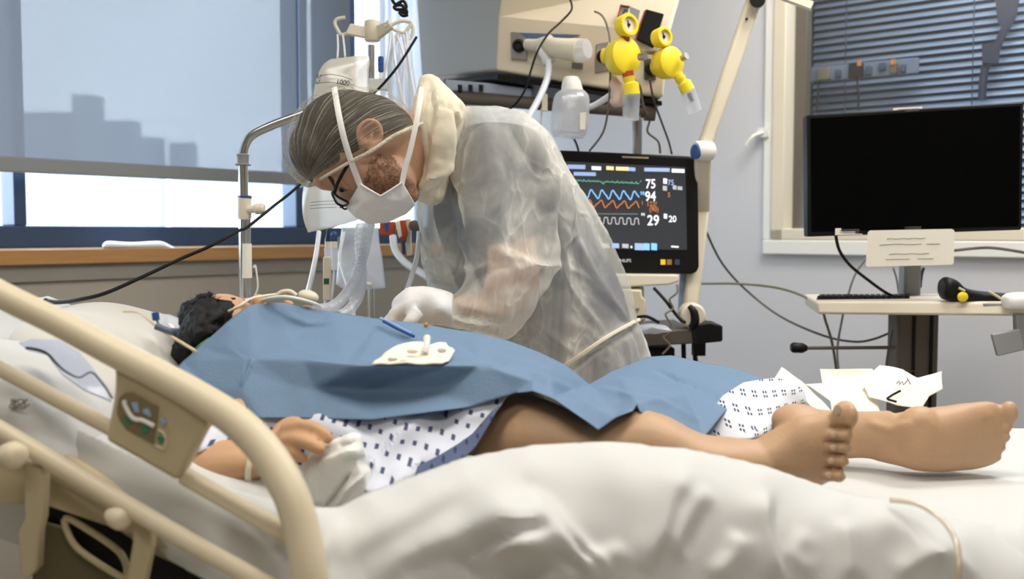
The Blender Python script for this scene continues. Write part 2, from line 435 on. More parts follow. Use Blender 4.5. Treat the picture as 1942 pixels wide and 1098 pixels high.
# walls behind the camera
q0 = CR-U1*6.2; q1 = CR+U2*L2b; q2 = q0+U2*L2b
def wallseg(name, a, b, nrm):
    m = M(); n = nrm*0.15
    m.add([a, b, b-n, a-n, a+Vector((0, 0, H)), b+Vector((0, 0, H)), b-n+Vector((0, 0, H)), a-n+Vector((0, 0, H))],
          [(0, 1, 2, 3), (4, 5, 6, 7), (0, 1, 5, 4), (1, 2, 6, 5), (2, 3, 7, 6), (3, 0, 4, 7)])
    return m.obj(name, m_wall, smooth=False, kind='structure')
wallseg('wall_left', q0, q2, U1); wallseg('wall_front', q2, q1, -U2)
fc = (CR+q2)/2; ang = math.atan2(U1.y, U1.x)
M().box((fc.x, fc.y, -0.05), (6.7, 5.8, 0.1), ang).obj('floor', m_floor, smooth=False, kind='structure')
M().box((fc.x, fc.y, H+0.05), (6.7, 5.8, 0.1), ang).obj('ceiling', m_ceil, smooth=False, kind='structure')
m = M(); wbox(m, 1, L1a, L1b, 0, .09, 0, .012); m.obj('baseboard_back', m_grey, smooth=False, kind='structure')
m = M(); wbox(m, 2, 0.012, L2b, 0, .09, 0, .012); m.obj('baseboard_right', m_grey, smooth=False, kind='structure')
# ---- window 1 (outside window)
win = thing('window_1', O1+U1*0+Vector((0, 0, WZ0)), kind='structure')
m = M()
zb = sz(5, 428, 1, -.1)[1]
wbox(m, 1, WS0, WS1, WZ0, zb, -.14, -.06); wbox(m, 1, WS0, WS1, WZ1-.07, WZ1, -.14, -.06)
def mull(p0, p1, off=-.1): return sz(p0, 380, 1, off)[0], sz(p1, 380, 1, off)[0]
for a, b in ((14, 38), (548, 573)):
    s0, s1 = mull(a, b); wbox(m, 1, s0, s1, zb, WZ1-.07, -.14, -.06)
s0, s1 = mull(606, 664); 
zt = sz(600, 350, 1, -.1)[1]; wbox(m, 1, s0, s1, zt, WZ1-.07, -.14, -.06)
wbox(m, 1, WS1-.03, WS1, zb, WZ1-.07, -.14, -.06)
wbox(m, 1, WS0, WS0+.06, zb, WZ1-.07, -.14, -.06)
m.obj('window_frame', m_frame, win, bevel=.004)
m = M(); wbox(m, 1, WS0+.06, WS1-.03, zb, WZ1-.07, -.105, -.1); m.obj('pane', m_glass, win, smooth=False)
o = area('window_daylight_portal', O1+U1*((WS0+WS1)/2)+N1*-.16+Vector((0, 0, (WZ0+WZ1)/2)), WS1-WS0, 1, (1, 1, 1), O1+U1*((WS0+WS1)/2)+N1*2+Vector((0, 0, (WZ0+WZ1)/2)), WZ1-WZ0, True)
# wooden sill board
zs1 = sz(5, 474, 1, .03)[1]; zs0 = sz(5, 504, 1, .03)[1]
m = M(); wbox(m, 1, L1a+.01, L1b-.01, zs0, zs1, 0, .03); wbox(m, 1, WS0, WS1, zs1-.02, zs1, -.06, 0.0)
m.obj('trim_1', m_wood, smooth=False, bevel=.003, kind='structure')
m = M(); wbox(m, 1, L1a+.01, L1b-.01, zs0-.045, zs0, 0, .012)
m.obj('sill_shade_strip', mat('sill_shade_grey', S(150, 145, 135), .6), smooth=False, kind='structure')  # grey strip carries the shade under the sill board as colour
# blinds
def zline(px, py, off): return sz(px, py, 1, off)[1]
rb = thing('roller_blind', O1+U1*-.2+Vector((0, 0, 1.3)), 'large pale grey roller blind pulled down over the wide outside window', 'blind')
sB = sz(565, 340, 1, .02)[0]
zbar = zline(300, 330, .02)
m = M(); wbox(m, 1, WS0-.05, sB, zbar, 2.5, .019, .0205); m.obj('blind_fabric', m_blind, rb, smooth=False)
zt_ = zline(300, 318, .02); 
m = M(); wbox(m, 1, WS0-.05, sB+.003, zbar-.014, zbar+.026, .010, .030); m.obj('bottom_bar', mat('blind_bar', S(150, 152, 152), .5), rb, bevel=.004)
m = M(); m.tube([O1+U1*(WS0-.05)+N1*.02+Vector((0, 0, 2.52)), O1+U1*sB+N1*.02+Vector((0, 0, 2.52))], .02, 12)
m.obj('roller', m_grey, rb)
rb = thing('roller_blind', O1+U1*1+Vector((0, 0, 1.3)), 'narrow strip of roller blind right of the wide one, behind the drip stand', 'blind')
s0 = sz(568, 200, 1, .02)[0]; s1 = sz(665, 200, 1, .02)[0]; zb2 = zline(600, 345, .02)
m = M(); wbox(m, 1, s0, s1, zb2, 2.5, .019, .0205); m.obj('blind_fabric', m_blind, rb, smooth=False)
m = M(); wbox(m, 1, s0, s1, zb2-.02, zb2, .012, .028); m.obj('bottom_bar', m_grey, rb, bevel=.003)
m = M(); m.tube([O1+U1*s0+N1*.02+Vector((0, 0, 2.52)), O1+U1*s1+N1*.02+Vector((0, 0, 2.52))], .02, 12); m.obj('roller', m_grey, rb)
# white curtain at the right end of the window
m = M(); sa = sz(716, 200, 1, .05)[0]; sb_ = sz(800, 200, 1, .05)[0]
n = 60; vs = []; fs = []
for i in range(n+1):
    s_ = sa+(sb_-sa)*i/n; nn = .06+.02*math.sin(i*.62)+.006*math.sin(i*1.7)
    for z in (zline(750, 340, .05), 2.5): vs.append(O1+U1*s_+N1*nn+Vector((0, 0, z)))
for i in range(n): fs.append((2*i, 2*i+2, 2*i+3, 2*i+1))
m.add(vs, fs); m.obj('curtain', sheer('curtain_cloth', S(232, 233, 238), .80, .35, 0), solid=.0012, label='white curtain hanging in soft folds at the right end of the window', cat='curtain')
# things outside
m_bldg = mat('concrete', S(150, 158, 170), .9)
def bldg(name, boxes, label, roof=True):
    t = thing(name, (P(boxes[0][0], 430, boxes[0][4]).x, boxes[0][4], -25), label, 'building')
    m = M(); r = M()
    for (x0, x1, yt, yb, Y) in boxes:
        a = P(x0, yt, Y); b = P(x1, yt, Y); h = a.z+25
        m.box(((a.x+b.x)/2, Y+5, -25+h/2), (b.x-a.x, 10, h)); r.box(((a.x+b.x)/2, Y+5, a.z+.2), (b.x-a.x+.4, 10.4, .4))
    m.obj('wall', m_bldg, t, smooth=False); r.obj('roof', m_bldg, t, smooth=False)
bldg('tower_building', [(136, 178, 182, 400, 400)], 'square grey tower seen faintly through the blind')
bldg('apartment_building', [(-100, 132, 214, 400, 430), (180, 252, 230, 400, 430)], 'long low grey building on both sides of the tower, seen through the blind')
bldg('office_building', [(255, 300, 262, 400, 480), (320, 362, 272, 400, 480), (364, 600, 330, 400, 480)], 'lower grey building right of the tower, seen through the blind')
M().box((0, 300, -25.5), (900, 700, 1)).obj('ground', mat('street_ground', S(140, 145, 145), .9), smooth=False, kind='structure')
# ---- window 2 (inside window onto the next room)
w2 = thing('window_2', CR+U2*V0+Vector((0, 0, VZ0)), kind='structure')
m = M(); fw = .05
def z2(px, py, off=0): return sz(px, py, 2, off)[1]
for a, b, c, d in ((V0-.03, V0+.012, VZ0-.03, VZ1), (V1-.03, V1+.03, VZ0-.03, VZ1), (V0-.03, V1+.03, VZ1-.02, VZ1+.04), (V0-.03, V1+.03, VZ0-.03, VZ0+.006)):
    wbox(m, 2, a, b, c, d, -.10, .018)
m.obj('window_frame', m_offw, w2, bevel=.004)
m = M(); wbox(m, 2, V0-.055, V1+.06, VZ0-.075, VZ0-.03, -.0, .02); wbox(m, 2, V0-.06, V0-.03, VZ0-.03, VZ1, 0, .012)
m.obj('window_trim', m_white, w2, bevel=.004)
m = M(); wbox(m, 2, V0+.01, V1-.03, VZ0+.006, VZ1, -.045, -.04); m.obj('pane', m_glass, w2, smooth=False)
m = M(); sd = sz(1494, 100, 2, -.05)[0]; wbox(m, 2, V0+.012, V0+.05, VZ0+.006, VZ1-.02, -.09, -.05); m.obj('pane_seal', m_dgrey, w2, bevel=.003)
hk = P(1446, 262, 1); hh = hit(1452, 252, 2, .0); m = M(); m.box(hh+N2*.012, (.035, .02, .03), math.atan2(U2.y, U2.x))
m.tube([hh+N2*.02, hh+N2*.045+U2*-.02+Vector((0, 0, -.012)), hh+N2*.05+U2*-.04+Vector((0, 0, -.04))], .006, 8, 3)
m.obj('wall_hook', m_white, label='small white hook screwed to the wall left of the inner window', cat='hook')
# venetian blind in the next room
vb = thing('venetian_blind', CR+U2*(V0+.8)-N2*.2+Vector((0, 0, VZ0)), 'blue grey venetian blind hanging behind the inner window', 'blind')
m_slat = mat('slat_paint', S(150, 172, 200), .45)
m = M(); z = VZ0-.02
while z < VZ1+.05:
    # each slat: thin curved blade tilted
    wd = .0125
    for (y0, y1, h0, h1) in ((-wd, 0, -.0075, .001), (0, wd, .001, .0075)):
        pts = []
        for (yy, hh_) in ((y0, h0), (y1, h1)):
            for s_ in (V0+.01, V1-.02):
                pts.append(CR+U2*s_+N2*(-.20+yy*.6)+Vector((0, 0, z-hh_*1.0)))
        b = len(m.v); m.v += pts; m.f.append([b, b+1, b+3, b+2])
    z += .0232
m.obj('slats', m_slat, vb, solid=.0008)
m = M()
for s_ in (V0+.12, V0+.5, V0+.95, V0+1.4, V0+1.8): m.cyl(CR+U2*s_+N2*-.188+Vector((0, 0, VZ0-.03)), CR+U2*s_+N2*-.188+Vector((0, 0, VZ1)), .0015, n=6)
m.obj('ladder_cord', m_frame, vb)
# next room shell
m = M(); wbox(m, 2, V0-.6, V1+.6, 0, H, -1.9, -1.8); wbox(m, 2, V0-.7, V0-.6, 0, H, -1.9, -.14); wbox(m, 2, V1+.6, V1+.7, 0, H, -1.9, -.14)
wbox(m, 2, V0-.7, V1+.7, H, H+.1, -1.9, -.14); wbox(m, 2, V0-.7, V1+.7, -.1, 0, -1.9, -.14)
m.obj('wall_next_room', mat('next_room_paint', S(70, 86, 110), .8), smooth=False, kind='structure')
c_ = CR+U2*(V0+.7)-N2*.9+Vector((0, 0, 2.5)); area('next_room_added_light', c_, .7, 9, (.62, .8, 1.0), CR+U2*(V0+.8)-N2*.2+Vector((0, 0, 1.5)))  # added light standing in for the next room's window daylight
c_ = CR+U2*(V0+.8)-N2*.17+Vector((0, 0, 2.3)); area('next_room_added_light', c_+N2*.05, 1.6, 4.5, (.62, .8, 1.0), CR+U2*(V0+.8)-N2*.20+Vector((0, 0, 1.2)), .04)  # added strip of light between glass and slats to brighten the blind
# glass reflections added as solid things before the blind: rail with devices
eq = thing('reflected_rail', hit(1640, 130, 2, -.13), 'reflection in the inner window glass built as a grey rail of sockets and plugs', 'rail')
m = M(); a = hit(1503, 146, 2, -.13); b = hit(1742, 124, 2, -.13); d = (b-a).normalized()
R = Matrix.Rotation(math.atan2(d.y, d.x), 3, 'Z'); mid = (a+b)/2
m.box((mid.x, mid.y, mid.z), ((b-a).length, .015, .046), mat=R @ Matrix.Rotation(-math.asin(d.z), 3, 'Y')); m.obj('rail', mat('rail_grey', S(96, 112, 134), .5), eq, bevel=.003)
for i, (px, py, wd, ht, mt) in enumerate(((1512, 146, 9, 20, m_dgrey), (1528, 145, 7, 14, m_frame), (1563, 140, 24, 24, m_greym), (1590, 140, 10, 14, m_frame), (1624, 134, 26, 26, m_black), (1648, 134, 12, 16, m_frame), (1674, 126, 12, 14, m_frame), (1695, 130, 14, 20, m_dgrey), (1712, 130, 10, 14, m_frame))):
    M().box(hit(px, py, 2, -.118), (wd/600, .02, ht/600), math.atan2(U2.y, U2.x)).obj('socket', mt, eq, bevel=.003)
for (px, py) in ((1630, 120), (1694, 118)): M().box(hit(px, py, 2, -.108), (.012, .01, .016), math.atan2(U2.y, U2.x)).obj('orange_plug', mat('amber_plug', S(180, 116, 56), .5), eq)
for (a, b) in (((1625, 146), (1628, 210)), ((1552, 152), (1549, 212)), ((1507, 155), (1504, 215))):
    m = M(); m.tube([hit(a[0], a[1], 2, -.12), hit((a[0]+b[0])/2+1, (a[1]+b[1])/2, 2, -.12), hit(b[0], b[1], 2, -.12)], .003, 6, 3); m.obj('cable', m_black, eq)

m = M(); m.prism([hit(1886, -10, 2, -.14), hit(1930, -10, 2, -.14), hit(1922, 30, 2, -.14), hit(1905, 62, 2, -.14), hit(1892, 40, 2, -.14)], .03, -N2)  # reflected dark arm, added as a solid shape behind the glass
m.tube([hit(1905, 55, 2, -.15), hit(1890, 90, 2, -.15), hit(1868, 130, 2, -.15), hit(1862, 190, 2, -.15)], .012, 8, 3)
m.prism([hit(1862, 84, 2, -.13), hit(1896, 80, 2, -.13), hit(1890, 118, 2, -.13), hit(1862, 120, 2, -.13)], .02, -N2)
m.obj('reflected_arm', mat('navy_metal', S(36, 44, 66), .4), label='reflection at far right of the inner window glass built as a dark jointed arm', cat='reflection')
# ================================================================== bed
HN = Vector((0, 0, 0))
bed = thing('hospital_bed', (0.1, 1.55, 0), 'cream hospital bed with raised head end and curved side rail in the foreground', 'bed')
m_matt = mat('mattress_cover', S(225, 220, 205), .6)
TOP = P(1800, 800, 1.9).z - 0.03       # mattress top height on the flat part
# mattress: flat section and raised back section, one cushion
m = M()
hx = P(640, 980, 1.12).x
sl = math.radians(20); L = 0.78
th = 0.13
for (y0, y1) in ((1.26, 1.98),):
    prof = [(1.25, TOP), (hx, TOP), (hx-L*math.cos(sl), TOP+L*math.sin(sl)), (hx-L*math.cos(sl)-th*math.sin(sl)*.6, TOP+L*math.sin(sl)-th*math.cos(sl)), (hx, TOP-th), (1.25, TOP-th)]
    a = [Vector((x, y0, z)) for x, z in prof]
    m.prism(a, y1-y0)
m.obj('mattress', m_matt, bed, bevel=.03)
m_rail = m_cream
m = M()
m.tube(PP([(-250, 690, 1.235), (-300, 640, 1.235), (-318, 520, 1.235), (-300, 440, 1.235), (-250, 425, 1.23), (-160, 470, 1.22), (4, 560, 1.2), (109, 611, 1.18), (208, 664, 1.16), (300, 711, 1.14), (382, 756, 1.12), (450, 801, 1.1), (505, 858, 1.08), (548, 930, 1.06), (572, 1005, 1.05), (588, 1098, 1.04), (596, 1200, 1.04), (598, 1300, 1.04)]),
       [.0165, .0165, .0165, .0165, .0165, .0165, .0165, .0165, .0170, .0175, .018, .0188, .0192, .0194, .0196, .0196, .019, .019], 20, 4, flat=1.0)
rail = m.obj('side_rail', m_rail, bed)
m = M()
m.tube(PP([(-318, 522, 1.235), (-160, 612, 1.23), (4, 701, 1.21), (120, 763, 1.19), (225, 819, 1.17)]), .0098, 16, 3); m.obj('middle_bar', m_rail, rail)
m = M()
a, b = P(346, 900, 1.135), P(560, 1022, 1.07)
d = (b-a).normalized(); u = Vector((0, 0, 1)); nn = d.cross(u).normalized(); u = nn.cross(d)
R = Matrix((d, nn, u)).transposed()
m.box((a+b)/2, ((b-a).length, .016, .019), mat=R); m.obj('lower_bar', m_rail, rail, bevel=.005)
m = M()
m.tube(PP([(-255, 680, 1.23), (-160, 728, 1.18), (4, 818, 1.16), (200, 935, 1.13), (360, 1029, 1.1), (480, 1096, 1.08), (640, 1190, 1.05)]), .0108, 16, 3); m.obj('bottom_bar', m_rail, rail)
m = M()
m.tube(PP([(-160, 705, 1.28), (5, 792, 1.26), (95, 852, 1.24), (230, 935, 1.22), (330, 1000, 1.2)]), .008, 12, 3); m.obj('rear_bar', m_creamd, rail)
# control panel
pan = [(214, 690, 1.15), (217, 712, 1.15), (216, 745, 1.148), (206, 800, 1.145), (199, 836, 1.14), (336, 914, 1.118), (350, 890, 1.116), (396, 800, 1.108), (388, 762, 1.112), (300, 716, 1.13)]
m = M(); m.prism([(x, y, Y) for x, y, Y in pan], .030)
cp = m.obj('control_panel', m_creamd, bed, bevel=.006)
def onp(px, py, off=.002):  # a point on the panel face
    Y = np.interp(px, [199, 396], [1.148, 1.108]); return P(px, py, Y-off)
def decal(name, pts, mt, parent, th=.0012, off=.0025):
    m = M(); m.prism([onp(x, y, off) for x, y in pts], th+.002); return m.obj(name, mt, parent, smooth=False)
decal('button_field', [(222, 772), (226, 755), (236, 745), (250, 745), (299, 772), (296, 800), (291, 842), (240, 816), (228, 800), (222, 785)], mat('taupe_inlay', S(128, 112, 82), .5), cp)
m = M(); m.tube([onp(x, y, .005) for x, y in ((237, 760), (236, 766), (246, 786), (256, 795), (270, 797), (292, 808))], .0026, 10, 4, flat=.5); m.obj('bed_symbol', m_white, cp)
m_icb = mat('pale_blue_key', S(150, 172, 200), .4); m_icg = mat('green_key', S(52, 130, 96), .4)
for pts in ([(248, 763), (261, 763), (264, 782), (256, 782)], [(272, 776), (280, 774), (287, 788), (284, 791), (270, 782)], [(303, 795), (310, 793), (315, 802), (309, 807)]): decal('arrow_key', pts, m_icb, cp, off=.004)
for pts in ([(234, 797), (237, 788), (247, 800), (248, 805), (235, 802)], [(266, 809), (278, 808), (283, 815), (272, 825)], [(298, 827), (309, 828), (313, 834), (304, 841), (299, 836)]): decal('arrow_key', pts, m_icg, cp, off=.004)
m = M(); m.tube([onp(x, y, .001) for x, y in ((300, 815), (312, 825), (312, 850), (296, 846))], .0014, 8, 3); m.obj('moulded_line', m_cream, cp)
# brackets and knobs under the rail
for (pts, knob) in (([(44, 880, 1.14), (82, 885, 1.14), (78, 985, 1.14), (72, 1010, 1.14), (68, 1080, 1.14), (52, 1100, 1.14), (36, 1090, 1.14), (34, 1010, 1.14), (46, 985, 1.14)], (22, 862, 26)),
                    ([(250, 965, 1.12), (287, 990, 1.12), (286, 1040, 1.12), (272, 1110, 1.12), (262, 1180, 1.12), (226, 1180, 1.12), (240, 1090, 1.12), (250, 1030, 1.12)], (222, 980, 22))):
    m = M(); m.prism([(x, y, Y+.01) for x, y, Y in pts], .022); br = m.obj('rail_bracket', m_creamd, bed, bevel=.004)
    kx, ky, kr = knob; c = P(kx, ky, 1.12); k = 1.12/FPX
    m = M(); m.lathe(c, (.75, -.6, -.1), [(-.012, kr*k*.7), (0, kr*k), (.010, kr*k), (.016, kr*k*.75), (.018, kr*k*.4)], 24); m.obj('pivot_knob', m_cream, br)
# frame below
m = M()
m.prism([(-150, 700, 1.2), (60, 860, 1.2), (75, 965, 1.2), (150, 978, 1.2), (215, 1004, 1.2), (262, 1040, 1.2), (262, 1010, 1.2), (85, 880, 1.2), (-150, 650, 1.2)], .02)
m = M(); m.prism([(-200, 760, 1.19), (30, 868, 1.19), (75, 880, 1.19), (250, 985, 1.19), (560, 1140, 1.16), (560, 1180, 1.16), (292, 1052, 1.17), (220, 1004, 1.19), (76, 956, 1.19), (-200, 960, 1.19)], .015)
m.obj('back_panel', m_creamd, bed, bevel=.003)
fz = TOP-.22
m = M(); m.box((.3, 1.30, fz), (1.9, .05, .06)); m.box((.3, 1.85, fz), (1.9, .05, .06)); m.box((-.6, 1.57, fz), (.06, .6, .06)); m.box((1.2, 1.57, fz), (.06, .6, .06)); m.box((.3, 1.57, .28), (1.7, .4, .12))
m.obj('frame', m_black, bed, bevel=.008)
for x, s in ((-.35, .3), (.8, -.3)):
    m = M(); m.tube([Vector((x, 1.57, fz)), Vector((x+s, 1.57, .3))], .03, 12); m.obj('lifting_strut', m_greym, bed)
for x in (-.5, 1.1):
    for y in (1.32, 1.82):
        m = M(); m.cyl((x, y, .22), (x, y, .12), .018); m.lathe((x, y-.02, .06), (0, 1, 0), [(0, .045), (.005, .06), (.035, .06), (.04, .045)]); m.obj('castor', m_black, bed)
m = M(); m.tube(PP([(122, 984, 1.2), (126, 1004, 1.2), (150, 1042, 1.2), (226, 1092, 1.2), (240, 1088, 1.2), (236, 1062, 1.2), (214, 1036, 1.2), (140, 988, 1.2), (122, 984, 1.2)]), .0042, 10, 4); m.obj('grab_handle', m_creamd, bed)
m = M(); m.prism([(62, 935, 1.222), (215, 995, 1.222), (300, 1045, 1.222), (420, 1110, 1.222), (640, 1230, 1.222), (640, 1320, 1.222), (62, 1320, 1.222)], .012); m.obj('under_cover', m_black, bed)
m = M(); m.prism([(66, 985, 1.212), (120, 1000, 1.212), (160, 1050, 1.212), (240, 1105, 1.212), (240, 1200, 1.212), (60, 1200, 1.212)], .006); m.obj('lower_plate', mat('olive_plate', S(92, 84, 58), .5), bed, bevel=.003)
# ================================================================== bedding
m_sheet = mat('white_sheet', S(209, 209, 206), .85, bump=.06, bscale=700)
m_sheet2 = mat('white_pillowcase', S(214, 211, 203), .85, bump=.08, bscale=600)
# bottom sheet over the whole mattress
def topz(x):
    return TOP+.004 if x > hx else TOP+.004+(hx-x)*math.tan(sl)
m = M(); nx, ny = 90, 40; xs = np.linspace(hx-L*math.cos(sl)+.02, 1.262, nx); ys = np.linspace(1.245, 1.992, ny)
for j, y in enumerate(ys):
    for i, x in enumerate(xs):
        z = topz(x)+.006*noise.noise(Vector((x*5, y*7, 0)))+.003*noise.noise(Vector((x*14+3, y*11, 2)))+.005
        e = max(0, (1.285-y)/.04, (y-1.952)/.04); z -= .02*min(1, e)**2
        m.v.append(Vector((x, y, z)))
m.f += [(j*nx+i, j*nx+i+1, (j+1)*nx+i+1, (j+1)*nx+i) for j in range(ny-1) for i in range(nx-1)]
b0 = len(m.v)
for i, x in enumerate(xs): m.v.append(Vector((x, 1.24+.01*noise.noise(Vector((x*9, 0, 0))), topz(x)-.16)))
m.f += [(i+1, i, b0+i, b0+i+1) for i in range(nx-1)]
b1 = len(m.v); r = (ny-1)*nx
for i, x in enumerate(xs): m.v.append(Vector((x, 1.997, topz(x)-.16)))
m.f += [(r+i, r+i+1, b1+i+1, b1+i) for i in range(nx-1)]
m.obj('bottom_sheet', m_sheet, solid=.003, label='cream white bottom sheet stretched flat under the feet, out to the far bed edge', cat='sheet')
# foreground cover
ctrl = []
crest = [(60, 765, 1.275), (200, 835, 1.25), (300, 878, 1.22), (380, 905, 1.19), (480, 935, 1.175), (560, 958, 1.165), (640, 962, 1.16), (700, 930, 1.18), (800, 893, 1.2), (880, 863, 1.215), (1000, 841, 1.22), (1150, 835, 1.22), (1300, 848, 1.22), (1450, 880, 1.23), (1600, 927, 1.24), (1700, 950, 1.26), (1830, 985, 1.29), (2020, 1010, 1.33)]
for x, y, Y in crest: ctrl.append((x, y, Y))
for x, y, Y in crest[5:]:
    ctrl.append((x, y+14, Y-.035)); ctrl.append((x, y+50, Y-.075)); ctrl.append((x, y+115, Y-.105)); ctrl.append((x, y+220, Y-.13)); ctrl.append((x, y+330, Y-.14))
for x in (380, 480): ctrl += [(x, 960, 1.155), (x, 1040, 1.14), (x, 1120, 1.13), (x, 1250, 1.12)]
ctrl += [(60, 850, 1.25), (60, 960, 1.25), (200, 900, 1.225), (200, 1000, 1.22), (300, 950, 1.19), (300, 1060, 1.185)]
ctrl += [(1250, 930, 1.125), (980, 990, 1.06), (1000, 1060, 1.05)]
out = [(x, y) for x, y, _ in crest]+[(2020, 1250), (600, 1250), (470, 1150), (360, 1088), (290, 1046), (215, 985), (140, 925), (60, 885)]
me = drape(ctrl, out, 8, 'cover')
Ls = [
    ([(1000, 930), (1075, 1010), (1160, 1098)], 15, .016, 1.0),
    ([(820, 1075), (900, 1020), (960, 985), (1050, 985)], 16, .014, -1.0),
    ([(700, 1098), (800, 1050), (900, 1000), (1010, 935)], 22, .010, -0.6),
    ([(640, 1060), (720, 1010), (830, 950), (900, 900)], 22, .008, -.5),
    ([(1230, 1090), (1265, 1010), (1290, 930), (1310, 890)], 16, .016, -.8),
    ([(1275, 1060), (1310, 990), (1350, 930)], 13, .012, -.8),
    ([(1455, 930), (1458, 985), (1475, 1060), (1490, 1110)], 14, .018, .9),
    ([(1595, 980), (1605, 1050), (1612, 1110)], 13, .012, -.8),
    ([(1640, 935), (1720, 985), (1790, 1040), (1850, 1098)], 14, .014, 1.0),
    ([(1700, 1098), (1740, 1070), (1810, 1040)], 12, .010, -.8),
    ([(1350, 1098), (1390, 1050), (1400, 1010)], 14, .012, .6),
    ([(1100, 1098), (1130, 1060), (1190, 1040)], 14, .009, .6),
    ([(920, 1098), (950, 1060), (1010, 1050), (1050, 1070)], 12, .012, -.7),
    ([(1530, 1000), (1500, 1050), (1540, 1098)], 12, .007, -.7),
    ([(560, 1098), (620, 1040), (650, 985)], 14, .009, -.6),
    ([(450, 1000), (500, 1040), (540, 1090)], 12, .006, .8),
    ([(1012, 938), (1060, 990), (1140, 1090)], 9, -.013, 0), ([(1055, 998), (985, 1006), (920, 1034), (868, 1080)], 10, -.013, 0), ([(1296, 925), (1272, 1010), (1240, 1095)], 10, -.012, 0), ([(1342, 945), (1318, 1000), (1296, 1050)], 9, -.010, 0),
    ([(1472, 935), (1470, 1000), (1494, 1110)], 9, -.012, 0), ([(1665, 955), (1740, 1010), (1800, 1060)], 9, -.009, 0), ([(760, 1085), (860, 1060), (910, 1098)], 12, -.010, 0), ([(1040, 1098), (1060, 1062), (1110, 1090)], 10, -.010, 0)]
ridges(me, [(a, b*.9, c*1.35, d) for a, b, c, d in Ls], dirv=(0, -.75, .45), front=False)
fnoise(me, .005, 4, (1, 1, 1.6)); fnoise(me, .0016, 12, (1, 1, 1.3), seed=5)
relax(me, 2)
mobj('blanket_cover', me, m_sheet, solid=.004, label='rumpled white top sheet bunched along the near edge of the bed', cat='sheet')
# pillow
m = M()
m.loft([(60, 640, 100, 700, 1.66, .05), (95, 590, 125, 720, 1.66, .16), (150, 577, 180, 760, 1.64, .23), (230, 594, 240, 800, 1.62, .25), (300, 622, 300, 810, 1.6, .24), (350, 660, 345, 800, 1.58, .18), (372, 700, 368, 770, 1.57, .08)], 40, 4, e=.8)
me = remesh(m, .009, 10)
ridges(me, [([(120, 600), (170, 640), (220, 690)], 10, .006, 1), ([(300, 630), (260, 670), (250, 720)], 9, .004, -1), ([(340, 660), (310, 690), (250, 720)], 9, -.004, 1), ([(110, 585), (160, 600), (200, 605)], 8, .004, 1)])
fnoise(me, .008, 7)
mobj('pillow', me, m_sheet2, label='big cream white pillow behind the patient head, seen above the side rail', cat='pillow')
m = M()
m.loft([(-140, 640, -120, 860, 1.42, .08), (-60, 640, -60, 900, 1.40, .13), (20, 652, 10, 900, 1.38, .15), (100, 668, 90, 905, 1.37, .15), (160, 715, 160, 915, 1.36, .14), (215, 775, 215, 930, 1.35, .10), (250, 830, 250, 930, 1.34, .04)], 36, 4, e=.8)
me = remesh(m, .009, 8)
ridges(me, [([(0, 780), (60, 770), (120, 800)], 10, .008, 1), ([(100, 690), (140, 740), (200, 800)], 9, .006, -1), ([(30, 830), (120, 860), (200, 880)], 12, .008, 1)])
fnoise(me, .009, 8, seed=3)
mobj('pillow', me, m_sheet, label='lower white pillow lying between the upper and middle rail bars at far left', cat='pillow')
# thin bluish wrap on the pillow
me = facet([(36, 650, 1.26), (60, 642, 1.28), (110, 644, 1.29), (150, 668, 1.28), (170, 690, 1.26), (205, 735, 1.25), (212, 762, 1.24), (160, 740, 1.22), (120, 712, 1.22), (90, 672, 1.235), (55, 664, 1.24)],
           [0, 1, 2, 3, 4, 5, 6, 7, 8, 9, 10], [(9, 2), (8, 3), (8, 4)], 3, 1)
mobj('plastic_wrap', me, sheer('pale_blue_film', S(205, 212, 228), .8, .3, .3, 25, gloss=.1), solid=.001, label='pale blue plastic film wrapper lying on the left pillow', cat='wrapper')
m = M(); m.tube(PP([(52, 662, 1.235), (70, 664, 1.23), (88, 669, 1.23)]), .0018, 8, 3); m.tube(PP([(106, 688, 1.22), (122, 702, 1.215)]), .001, 8, 3)
m.tube(PP([(166, 680, 1.24), (180, 708, 1.225), (212, 752, 1.22)]), .0009, 8, 3)
m = M(); m.tube(PP([(50, 660, 1.232), (70, 663, 1.226), (90, 671, 1.224), (106, 688, 1.212), (124, 704, 1.205), (150, 716, 1.205), (172, 706, 1.215), (190, 722, 1.215), (214, 756, 1.21)]), [.0018, .0018, .0014, .001, .001, .001], 8, 4)
m.obj('sensor_lead', m_black, label='thin dark lead winding over the plastic film on the left pillow', cat='cable')
m = M()
random.seed(3)
for i in range(3):
    q = [(36+20*math.cos(t_*1.1+i*2)*(1-.1*t_), 766+9*math.sin(t_*1.4+i), 1.215+.004*i) for t_ in range(7)]; m.tube(PP(q), .0011, 6, 4)
m.obj('tubing_coil', mat('grey_tube', S(150, 145, 140), .4), label='small tangle of grey tubing on the sheet between the rail bars', cat='tube')
# patient warm tubing / connectors beside the head
cn = thing('line_connector', P(300, 625, 1.5), 'blue capped line connector resting on the pillow beside the hair', 'connector')
m = M(); a, b = P(290, 600, 1.42), P(296, 618, 1.42)
m.lathe(P(294, 592, 1.42), (.12, 0, -1), [(0, .004), (.001, .0052), (.011, .0052), (.012, .0035)]); m.obj('cap', m_blue, cn)
m = M(); m.tube(PP([(295, 602, 1.42), (301, 615, 1.42), (307, 626, 1.42)]), .0016, 8, 3); m.tube(PP([(296, 618, 1.42), (312, 625, 1.42), (330, 630, 1.42)]), [.0058, .0045, .005], 12, 3); m.obj('body', mat('slate_plastic', S(92, 104, 128), .35), cn)
m = M(); m.tube(PP([(326, 628, 1.42), (338, 628, 1.42)]), .0045, 12); m.obj('hub', mat('blue_grey_hub', S(70, 84, 110), .4), cn)
m = M(); m.tube(PP([(235, 590, 1.5), (262, 592, 1.47), (282, 606, 1.44), (300, 622, 1.425), (318, 634, 1.42), (345, 650, 1.41), (368, 664, 1.40), (372, 668, 1.42)]), .0022, 10, 5)
